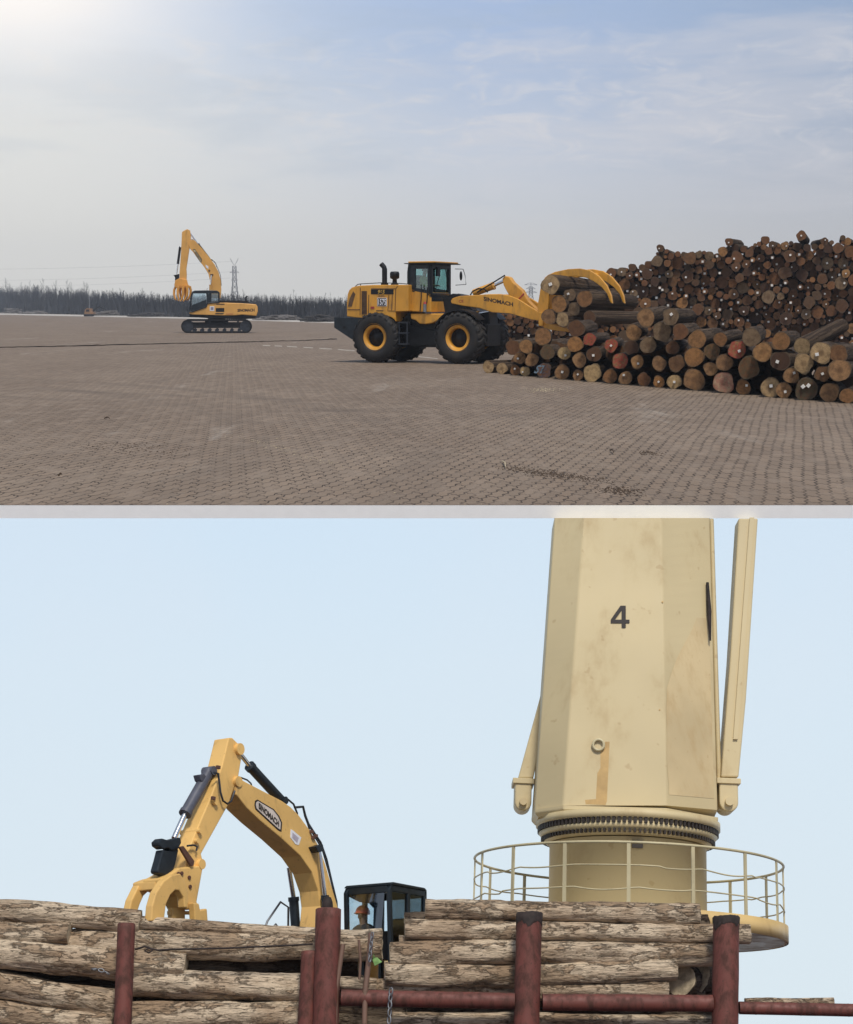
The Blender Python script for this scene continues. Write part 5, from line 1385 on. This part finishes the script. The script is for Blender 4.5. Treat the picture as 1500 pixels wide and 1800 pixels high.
for i in range(n):
    a = 2 * math.pi * i / n
    for rr, za, zb, w in ((RR * .995, zr2 + .012, zr1 + .01, .030), (RR * .955, zr4 - .01, zr3 - .015, .022)):
        c = CR.w(rr * math.cos(a), rr * math.sin(a), (za + zb) / 2); t = CR.ex * -math.sin(a) + CR.ey * math.cos(a); o_ = CR.ex * math.cos(a) + CR.ey * math.sin(a)
        h = CR.ez * (zb - za) / 2
        vs = [c + t * sx * w + o_ * so_ * .03 + h * sz for sx in (-1, 1) for so_ in (-1, 1) for sz in (-1, 1)]
        b.add(vs, [(0, 1, 3, 2), (4, 6, 7, 5), (0, 4, 5, 1), (2, 3, 7, 6), (0, 2, 6, 4), (1, 5, 7, 3)])
b.build('gear_teeth', M['tooth'], sr)
# tapered eight-sided column
def cp3(px, py, y):
    x, z = CR.tr(px, py, y); return (x, y, z)
YT = 910.6
bot = [cp3(940, 1424, -.50), cp3(990, 1416, -1.12), cp3(1172, 1416, -1.32), cp3(1262, 1424, -.45)]
top = [cp3(975, YT, -.40), cp3(1027, YT, -.90), cp3(1163, YT, -1.05), cp3(1248, YT, -.36)]
zt0 = top[0][2]
fb = [CR.w(x, y, z) for x, y, z in bot] + [CR.w(x, -y, bot[0][2]) for x, y, z in bot[::-1]]
ft = [CR.w(x, y, z) for x, y, z in top] + [CR.w(x, -y, zt0) for x, y, z in top[::-1]]
b = MB(); b.loft([[p.lerp(q, k / 28) for p, q in zip(fb, ft)] for k in range(29)], True); colm = b.build('column', M['cream'], cr, .03)
# base plate under the column
b = MB(); zb0 = bot[1][2]
pl = [(x * 1.0 + (0.0), y - .06) for x, y, z in bot] + [(x, -y + .06) for x, y, z in bot[::-1]]
b.loft([[CR.w(x * .96, y * .96, zb0 - .16) for x, y in pl], [CR.w(x, y, zb0 - .08) for x, y in pl], [CR.w(x, y, zb0 - .01) for x, y in pl]], True); b.build('base_flange', M['cream'], cr, .02)
P0, P1, P2 = fb[1], fb[2], ft[1]; NC = (P1 - P0).cross(P2 - P0).normalized()
bb = MB(); nn4 = NC if NC.dot(CAMP - P0) > 0 else -NC
def q4(u, w): return hit(1074 + 33 * u, 1104 - 39 * w, P0, NC) + nn4 * .012
for poly in (((.58, 0), (.80, 0), (.80, .21), (.58, .21)), ((.58, .21), (.80, .21), (.80, .37), (.58, .37)), ((.58, .37), (.80, .37), (.80, 1), (.58, 1)), ((0, .21), (.58, .21), (.58, .37), (0, .37)), ((.80, .21), (1, .21), (1, .37), (.80, .37)), ((0, .37), (.22, .37), (.58, .79), (.58, 1), (.52, 1))):
    bb.add([q4(*t) for t in poly], [tuple(range(len(poly)))])
bb.build('crane_number', M['txt_black'], colm)
def face_patch(pix, P, N, off, mt, nm):
    nn = N if N.dot(CAMP - P) > 0 else -N
    q = [hit(x, y, P, N) for x, y in pix]; bb = MB(); n = len(q)
    bb.add([p + nn * off for p in q] + [p - nn * .02 for p in q], [tuple(range(n))] + [(i, (i + 1) % n, (i + 1) % n + n, i + n) for i in range(n)])
    return bb.build(nm, mt, colm)
face_patch([a6(640, 60), a6(662, 10), a6(680, 10), a6(674, 140), a6(668, 270), a6(662, 288), a6(575, 284), a6(572, 266), a6(620, 262), a6(626, 150), a6(640, 125)], P0, NC, .004, M['streak'], 'rust_streak')
b = MB(); c = hit(*a6(631, 26), P0, NC); rr = 9.5 * kc
nn = NC if NC.dot(CAMP - P0) > 0 else -NC; s1 = nn.cross(CR.ez).normalized(); s2 = nn.cross(s1)
b.tube([c + nn * .05 + (s1 * math.cos(t) + s2 * math.sin(t)) * rr for t in [2 * math.pi * i / 20 for i in range(21)]], .028, 8, cap=False); b.build('vent_ring', M['rail_paint'], colm)
N2 = (fb[3] - fb[2]).cross(ft[2] - fb[2]).normalized()
M['peach'] = paint('faded_peach_paint', (.62, .49, .275), dirt=(.46, .31, .14), amt=.5, scale=1.2, rough=.5, thr=.46, spots=.4)
n2 = N2 if N2.dot(CAMP - fb[2]) > 0 else -N2
def fac(u, v): return fb[2].lerp(fb[3], u).lerp(ft[2].lerp(ft[3], u), v) + n2 * .006
bb = MB(); rows_ = []
for k in range(1, 19):
    v = k / 28; ed_ = .03 + (.62 * max(0, (v - .40) / .24)) + .06 * noise.noise(V((v * 9, 0, 3)))
    rows_.append([fac(ed_ + (.93 - ed_) * t / 6, v) for t in range(7)])
for r0_, r1_ in zip(rows_, rows_[1:]):
    for t in range(6): bb.add([r0_[t], r0_[t + 1], r1_[t + 1], r1_[t]], [(0, 1, 2, 3)])
bb.build('faded_paint_patch', M['peach'], colm)
for q, w in (((1165, 1058), 1.6), ((1178, 1132), 2.2), ((1160, 1248), 1.5), ((1216, 1222), 2.4), ((1196, 1242), 2), ((1228, 1262), 1.6), ((1310, 1053), 0)):
    if w: face_patch([(q[0] + w * math.cos(a), q[1] + w * math.sin(a)) for a in [i * math.pi / 4 for i in range(8)]], P0 if q[0] < 1166 else fb[2], NC if q[0] < 1166 else N2, .007, M['streak'], 'rust_spot')
b = MB(); q = [CR.w(*cp3(*t)) for t in ((1244, 1024, -.52), (1247, 1075, -.54), (1249, 1126, -.56))]; b.tube(q, [.03, .05, .02], 6); b.build('edge_slot', M['char'], colm)
# corner pipe down the right side
b = MB(); b.tube([CR.w(*cp3(1251, YT + 2, -.2)), CR.w(*cp3(1266, 1424, -.2))], .05, 8); b.build('corner_pipe', M['cream'], colm)
# railed platform
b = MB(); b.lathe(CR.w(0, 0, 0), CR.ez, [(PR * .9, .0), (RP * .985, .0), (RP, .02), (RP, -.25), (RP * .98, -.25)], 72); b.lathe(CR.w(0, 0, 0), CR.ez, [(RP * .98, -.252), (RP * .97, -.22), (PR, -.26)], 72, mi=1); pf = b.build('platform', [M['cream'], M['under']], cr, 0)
b = MB(); b.lathe(CR.w(0, 0, 0), CR.ez, [(RP * 1.003, .05), (RP * 1.006, .05), (RP * 1.006, -.26), (RP * 1.003, -.26)], 72, cap=False); b.build('rim_band', M['rim_yellow'], pf)
zt = CR.tr(1376, 1531, 0)[1]
def ring_rail(z, r, sag, nm):
    bb = MB(); q = []
    for i in range(161):
        a = 2 * math.pi * i / 160; s = abs(math.sin(a * 8 + .35)) * sag * (1 + .5 * math.sin(a * 3 + z * 5)) * (1 if math.sin(a * 5 + z * 9) > -.2 else .2)
        q.append(CR.w(RP * .985 * math.cos(a), RP * .985 * math.sin(a), z - s))
    bb.tube(q, r, 8, cap=False); return bb.build(nm, M['rail_paint'], pf)
ring_rail(zt, .026, .0, 'top_rail'); ring_rail(zt * .66, .014, .045, 'middle_rail'); ring_rail(zt * .33, .014, .05, 'lower_rail')
for i in range(16):
    a = math.pi * 1.5 + R(-5.9 + 22.5 * i); bb = MB(); x, y = RP * .985 * math.cos(a), RP * .985 * math.sin(a)
    t = CR.ex * -math.sin(a) + CR.ey * math.cos(a); o_ = CR.ex * math.cos(a) + CR.ey * math.sin(a)
    w, e = .034, .014
    bb.loft([[CR.w(x, y, z) + t * (sx * w) + o_ * (so_ * e) for sx, so_ in ((-1, -1), (1, -1), (1, 1), (-1, 1))] for z in (.0, zt)], True); bb.build('railing_post', M['rail_paint'], pf)
# jib legs on their pins
def leg(pix, y0, y1, nm, lugpix):
    bb = MB(); bb.prism(CR, [CR.tr(x, y, y0) for x, y in pix], y0, y1); o_ = bb.build(nm, M['cream'], cr, .03)
    q = [CR.tr(x, y, y0) for x, y in lugpix]; bb = MB(); x0, x1 = q[0][0], q[1][0]; zt_, zb_ = q[0][1], q[1][1]
    r = (x1 - x0) / 2; xm = (x0 + x1) / 2; arc = [(xm + r * math.cos(a), zb_ + r + r * math.sin(a)) for a in [math.pi + math.pi * i / 12 for i in range(13)]]
    bb.prism(CR, [(x0, zt_), ] + arc + [(x1, zt_)], y0 - .06, y1 + .06); lo = bb.build('hinge_lug', M['cream'], o_, .03)
    bb = MB(); bb.tube([CR.w(xm, y0 - .16, zb_ + r), CR.w(xm, y1 + .1, zb_ + r)], r * .45, 16); bb.box(CR, x0 - .05, x1 + .05, y0 - .1, y1 + .1, zt_ - .07, zt_ + .04); bb.build('hinge_pin', M['cream'], o_, .01)
    return o_
lgr = leg([(1268, 1366), (1299, 1366), (1312, 1230), (1333, YT), (1299, YT), (1284, 1160)], -.35, .15, 'jib_leg', [(1264, 1372), (1298, 1428)])
lgl = leg([(911, 1368), (938, 1368), (968, 1225), (985, 1130), (974, 1130), (950, 1225)], .25, .75, 'jib_leg', [(906, 1372), (934, 1426)])
bb = MB(); q = [CR.tr(x, y, -.36) for x, y in ((1318, YT), (1326, YT), (1297, 1300), (1289, 1300))]; bb.prism(CR, q, -.40, -.34); bb.build('stiffener', M['cream'], lgr)

# ------------------------------------------------------------------ the excavator on the ship
PS = R(34)
DX = 34.6
def dirw(x, d): return LW.ex * x + LW.ey * d
bx, bh = LW.tr(592, 1700, DX)
XF2 = Fr(LW.w(bx, DX, bh), dirw(math.sin(PS), math.cos(PS)), dirw(-math.cos(PS), math.sin(PS)), LW.ez, 1.0)   # x backwards, y to the far left side
sx_ = thing('excavator', 'yellow excavator with raised boom and helmeted operator, behind the deck logs', 'excavator', XF2.w(0, 0, bh * 0 - 2.2))
YB = -.24
def xp(pts, y=YB, conv=a1): return [XF2.tr(*conv(a, c), y) for a, c in pts]
def xprism(nm, pts, y0, y1, mt, bev=.02, conv=a1, parent=None):
    bb = MB(); bb.prism(XF2, xp(pts, y0, conv), y0, y1); return bb.build(nm, mt, parent or sx_, bev)
SY = M['ship_yellow']
bm2 = xprism('boom', [(735, 345), (760, 338), (795, 358), (1010, 470), (1060, 505), (1110, 555), (1180, 650), (1230, 740), (1270, 850), (1310, 990), (1345, 1110), (1360, 1240), (1365, 1420), (1225, 1420), (1228, 1240), (1240, 1100), (1228, 1010), (1190, 900), (1120, 800), (1000, 690), (880, 590), (800, 515), (735, 432)], YB, .24, SY)
st2 = xprism('stick', [(690, 92), (712, 92), (760, 140), (768, 165), (768, 210), (748, 330), (720, 400), (690, 490), (525, 788), (540, 850), (505, 1010), (480, 1060), (430, 1030), (395, 960), (430, 880), (450, 760), (500, 640), (590, 430), (650, 260)], YB + .04, .16, SY)
b = MB()
for q, r in (((755, 160), .11), ((745, 355), .10), ((610, 480), .05), ((515, 650), .045), ((500, 710), .045), ((525, 850), .09)):
    x, z = XF2.tr(*a1(*q), YB); b.tube([XF2.w(x, YB - .03, z), XF2.w(x, .2, z)], r, 14)
b.build('pin', SY, st2)
# boom plates and lettering
BP = XF2.w(0, YB, 0); BN = XF2.ey
xprism('name_plate', [(848, 470), (862, 462), (960, 520), (992, 560), (1010, 600), (1006, 655), (985, 645), (850, 520), (845, 495)], YB - .008, YB + .01, M['txt_black'], 0, parent=bm2)
M['plate_pale'] = simple('pale_name_plate', (.62, .55, .50), .5, var=.12)
xprism('name_plate_face', [(856, 478), (866, 472), (956, 526), (985, 564), (1002, 602), (999, 642), (985, 634), (858, 516), (853, 496)], YB - .014, YB + .0, M['plate_pale'], 0, parent=bm2)
text_mesh('maker_lettering', 'SINOMACH', a1(868, 516), a1(990, 628), a1(868, 478), XF2.w(0, YB - .016, 0), BN, M['txt_black'], bm2, bold=.04)
xprism('size_plate', [(1062, 640), (1078, 650), (1125, 690), (1110, 735), (1090, 730), (1060, 690)], YB - .008, YB + .01, M['txt_white'], 0, parent=bm2)
M['plate_lilac'] = simple('plate_lilac', (.42, .38, .45), .5)
xprism('size_plate_mark', [(1072, 660), (1110, 692), (1100, 722), (1070, 690)], YB - .012, YB + .0, M['plate_lilac'], 0, parent=bm2)
# cylinders
def xcyl(p0, p1, p2, y, r0, r1, nm, mt):
    A, B, C_ = [XF2.w(x, y, z) for x, z in xp([p0, p1, p2], y)]
    bb = MB(); bb.tube([A, B], r0, 18); bb.tube([A.lerp(B, .94), A.lerp(B, 1.01)], r0 * 1.15, 18); bb.tube([A - XF2.ey * r0 * 1.2, A + XF2.ey * r0 * 1.2], r0 * .8, 12); o_ = bb.build(nm, mt, sx_)
    bb = MB(); bb.tube([B, C_], r1, 12); bb.build('rod', M['chrome'], o_)
M['slate'] = simple('slate_cylinder', (.075, .080, .105), .45, var=.25)
xcyl((572, 292), (428, 548), (362, 694), -.02, .105, .052, 'bucket_cylinder', M['slate'])
xcyl((1006, 470), (815, 262), (758, 190), -.02, .095, .045, 'stick_cylinder', M['navy'])
xcyl((1104, 1420), (1078, 1050), (1050, 870), .42, .095, .05, 'boom_cylinder', M['navy'])
xcyl((1290, 1420), (1266, 1040), (1232, 770), -.36, .07, .040, 'boom_cylinder', M['navy'])
b = MB(); b.prism(XF2, xp([(1205, 745), (1250, 730), (1258, 770), (1225, 780)], -.4), -.42, -.2); b.build('cylinder_bracket', M['navy'], bm2, .01)
b = MB(); b.prism(XF2, xp([(502, 315), (530, 310), (560, 345), (545, 380), (512, 350)], -.05), -.1, .06); b.build('cylinder_lug', M['slate'], st2, .01)
# tipping link and grapple
xprism('tipping_link', [(268, 715), (290, 694), (330, 706), (400, 688), (408, 720), (388, 760), (350, 770), (330, 752), (300, 760), (272, 740)], -.20, -.02, M['navy'], .02)
xprism('grapple_motor', [(296, 762), (330, 770), (392, 758), (372, 850), (350, 910), (330, 925), (268, 905), (262, 890), (282, 820)], -.18, .0, M['navy'], .03)
M['rust_brown'] = simple('rust_brown', (.10, .045, .03), .7)
xprism('side_link', [(395, 745), (420, 740), (485, 830), (480, 860), (465, 862)], YB - .06, YB - .01, M['rust_brown'], .01)
gh = xprism('grapple_head', [(290, 935), (345, 905), (395, 870), (540, 855), (512, 1010), (500, 1075), (515, 1100), (500, 1120), (440, 1120), (400, 1040), (300, 1000)], -.26, .20, SY, .03)
b = MB()
for q in ((385, 908), (405, 905), (450, 930), (455, 985), (388, 975)):
    x, z = XF2.tr(*a1(*q), -.26); b.tube([XF2.w(x, -.285, z), XF2.w(x, -.2, z)], .035, 10)
b.build('bolt', M['rust_brown'], gh)
arch = [(225, 1190), (232, 1100), (255, 1020), (300, 950), (350, 915), (400, 905), (420, 940), (445, 1010), (445, 1110), (425, 1110), (420, 1050), (395, 1008), (370, 1004), (340, 1035), (315, 1090), (303, 1190)]
xprism('tine', arch, -.44, -.28, SY, .02)
arch2 = [(92, 1135), (108, 1065), (150, 980), (205, 938), (275, 925), (300, 960), (270, 995), (215, 1008), (180, 1040), (158, 1090), (142, 1140)]
xprism('tine', arch2, .28, .44, SY, .02)
xprism('tine_bridge', [(250, 950), (300, 930), (340, 960), (310, 1000), (250, 1002)], -.10, .44, SY, .02)
xprism('tine', [(352, 1110), (430, 1105), (430, 1225), (352, 1225)], -.10, .02, SY, .02)
xprism('tine', [(480, 1080), (512, 1085), (520, 1125), (560, 1115), (568, 1215), (490, 1220), (485, 1130)], -.40, -.26, SY, .02)
xprism('cross_plate', [(330, 1130), (500, 1130), (500, 1152), (330, 1152)], -.08, -.04, SY, .0)
xprism('cross_plate', [(330, 1185), (500, 1185), (500, 1225), (330, 1225)], -.08, -.04, SY, .0)
# hoses
def hose(pts, y, r):
    b = MB(); b.tube([XF2.w(x, y, z) for x, z in xp(pts, y)], r, 6); b.build('hydraulic_hose', M['steel_dark'], sx_)
hose([(735, 355), (738, 335), (760, 330), (800, 345), (822, 365), (828, 385)], -.1, .016); hose([(598, 300), (625, 306), (632, 350), (640, 420), (655, 470), (682, 488), (705, 470), (725, 410)], YB - .05, .020)
hose([(1015, 475), (1045, 462), (1078, 490), (1100, 545), (1098, 570)], -.1, .020); hose([(1085, 510), (1135, 505), (1148, 560), (1165, 605), (1175, 640)], -.15, .026)
hose([(1165, 605), (1200, 660), (1240, 720), (1275, 820), (1305, 950), (1335, 1075), (1345, 1300)], -.12, .024); hose([(1190, 660), (1250, 760), (1290, 900), (1320, 1020)], -.2, .016)
hose([(440, 740), (480, 735), (500, 745), (495, 770)], YB - .03, .018)
b = MB()
for q in ((1190, 690), (1205, 680), (1180, 655), (590, 455), (620, 270)):
    x, z = XF2.tr(*a1(*q), YB); b.box(XF2, x - .04, x + .04, YB - .05, YB, z - .03, z + .03)
b.build('hose_clamp', M['rust_brown'], bm2)
# handrail beside the boom, on the far side
b = MB()
b.tube([XF2.w(x, .75, z) for x, z in xp([(895, 1420), (905, 1235), (922, 1190), (1000, 1076), (1047, 1108), (1044, 1420)], .75)], .022, 8); b.tube([XF2.w(x, .75, z) for x, z in xp([(930, 1420), (950, 1230), (972, 1208), (980, 1218), (965, 1420)], .75)], .018, 8)
b.build('handrail', M['galv'], sx_)
# cab
CA, CB = -1.36, -.24                                   # right (near) and left sides
xc = XF2.tr(*a2(1022, 150), CA)[0]; zc = XF2.tr(*a2(1022, 146), CA)[1]; zc0 = XF2.tr(*a2(985, 700), CA)[1] - .55
LC = 1.3
def cabp(x, y, z): return XF2.w(xc + x, y, z)
b = MB()
def post2(x0, x1, y0, y1, z0, z1): b.box(XF2, xc + x0, xc + x1, y0, y1, z0, z1)
w = .085
for y0, y1 in ((CA, CA + w), (CB - w, CB)):
    b.prism(XF2, [(xc + .10, zc0), (xc, zc - .10), (xc + .05, zc - .02), (xc + .13, zc - .02), (xc + .09, zc - .12), (xc + .19, zc0)], y0, y1)
    post2(.62, .72, y0, y1, zc0, zc); post2(LC - .1, LC, y0, y1, zc0, zc)
    post2(.05, LC, y0, y1, zc - .12, zc - .002); post2(.1, LC, y0, y1, zc0, zc0 + .15)
post2(.04, .14, CA + w, CB - w, zc - .14, zc - .002); post2(LC - .08, LC - .01, CA + w, CB - w, zc - .14, zc - .002)
post2(.12, .2, CA + w, CB - w, zc0, zc0 + .12)
cfr = b.build('cab_frame', M['cab_black'], sx_, .015)
b = MB(); b.prism(XF2, [(xc + .02, zc), (xc + .10, zc + .06), (xc + LC - .1, zc + .05), (xc + LC, zc)], CA - .02, CB + .02); b.build('roof', M['cab_black'], sx_, .02)
# upper part of the windscreen is dark, the lower clear
M['screen_dark'] = glass('tinted_screen', (.10, .12, .14), .14)
def scr(pts, mt, nm, x=.055):
    bb = MB(); q = [XF2.trx(*a2(a, c), xc + x) for a, c in pts]; bb.prismx(XF2, q, xc + x, xc + x + .012); return bb.build(nm, mt, sx_)
scr([(705, 200), (985, 190), (960, 500), (900, 470), (905, 320), (870, 285), (800, 275), (722, 236), (700, 300)], M['screen_dark'], 'windscreen_tint')
scr([(700, 300), (722, 236), (800, 275), (870, 285), (905, 320), (900, 470), (960, 500), (955, 700), (690, 700)], M['glass_clear'], 'windscreen')
for y, nm in ((CA + .04, 'door_window'), (CB - .04, 'boom_side_window')):
    bb = MB(); bb.box(XF2, xc + .12, xc + LC - .05, y - .005, y + .005, zc0 + .1, zc - .1); bb.build(nm, M['glass_dark'] if nm == 'door_window' else M['glass_clear'], sx_)
bb = MB(); bb.box(XF2, xc + LC - .05, xc + LC - .04, CA + w, CB - w, zc0 + .1, zc - .1); bb.build('rear_window', M['glass_clear'], sx_)
# seat, console
bb = MB(); bb.box(XF2, xc + .75, xc + 1.25, -1.12, -.62, zc - 1.22, zc - 1.08); bb.box(XF2, xc + 1.15, xc + 1.27, -1.12, -.62, zc - 1.1, zc - .52); bb.box(XF2, xc + .6, xc + 1.2, -1.28, -1.14, zc - 1.1, zc - .92); bb.box(XF2, xc + .22, xc + .42, -1.2, -.95, zc - 1.4, zc - .85)
bb.build('operator_seat', M['black'], sx_, .02)
# operator: helmet seen at (640, 1602)
hx, hz = XF2.tr(*a2(838, 348), -.80)
xs = xc + .40
# point on the pixel ray at the seat plane
hy, hz = XF2.trx(*a2(838, 345), xs)
OPF = Fr(XF2.w(xs, hy, hz - .80 * 1.12), -XF2.ex, -XF2.ey, XF2.ez, 1.12)
person('person', 'operator in dark jacket and orange helmet sitting in the deck excavator cab', OPF, M['jacket'], M['trouser'], M['helmet'])
# house, counterweight, undercarriage behind the logs
b = MB(); b.box(XF2, xc + .2, xc + 4.2, CA, 1.35, zc0 - .25, zc0 + .0); b.box(XF2, xc + LC + .05, xc + 3.4, CA, -.4, zc0, zc0 + .75); b.box(XF2, xc + LC + .05, xc + 3.4, .35, 1.35, zc0, zc0 + .75); b.build('house', SY, sx_, .04)
b = MB(); b.box(XF2, xc + 3.42, xc + 4.4, CA, 1.35, zc0 - .05, zc0 + .95); b.build('counterweight', SY, sx_, .12)
bz_ = zc0 - .25
b = MB(); b.tube([XF2.w(xc + 2.0, 0, bz_), XF2.w(xc + 2.0, 0, bz_ - .35)], .65, 24); b.box(XF2, xc + 1.2, xc + 2.8, -1.0, 1.0, bz_ - .75, bz_ - .3); b.build('undercarriage', M['black'], sx_, .03)
TF = Fr(XF2.w(0, 0, bz_ - 1.15), XF2.ex, XF2.ey, XF2.ez, 1.0)
track(TF, xc - .4, xc + 4.2, .92, -1.6, -1.0, sx_, M['black']); track(TF, xc - .4, xc + 4.2, .92, 1.0, 1.6, sx_, M['black'])
TZ = TF.o

# ------------------------------------------------------------------ haze: one closed box of thin air round everything
mt = bpy.data.materials.new('haze_air'); mt.use_nodes = True; nt = mt.node_tree; nt.nodes.clear()
pv = nt.nodes.new('ShaderNodeVolumePrincipled'); out = nt.nodes.new('ShaderNodeOutputMaterial'); nt.links.new(pv.outputs[0], out.inputs['Volume'])
pv.inputs['Color'].default_value = (.86, .90, .97, 1); pv.inputs['Density'].default_value = .00017; pv.inputs['Anisotropy'].default_value = .25
b = MB(); b.box(WORLD, -960, 960, -30, 1900, -24, 75); tag(b.build('haze', mt, loc=V((0, 900, -24))), None, None, kind='stuff')

for o in bpy.data.objects:
    if '_w' in o: del o['_w']
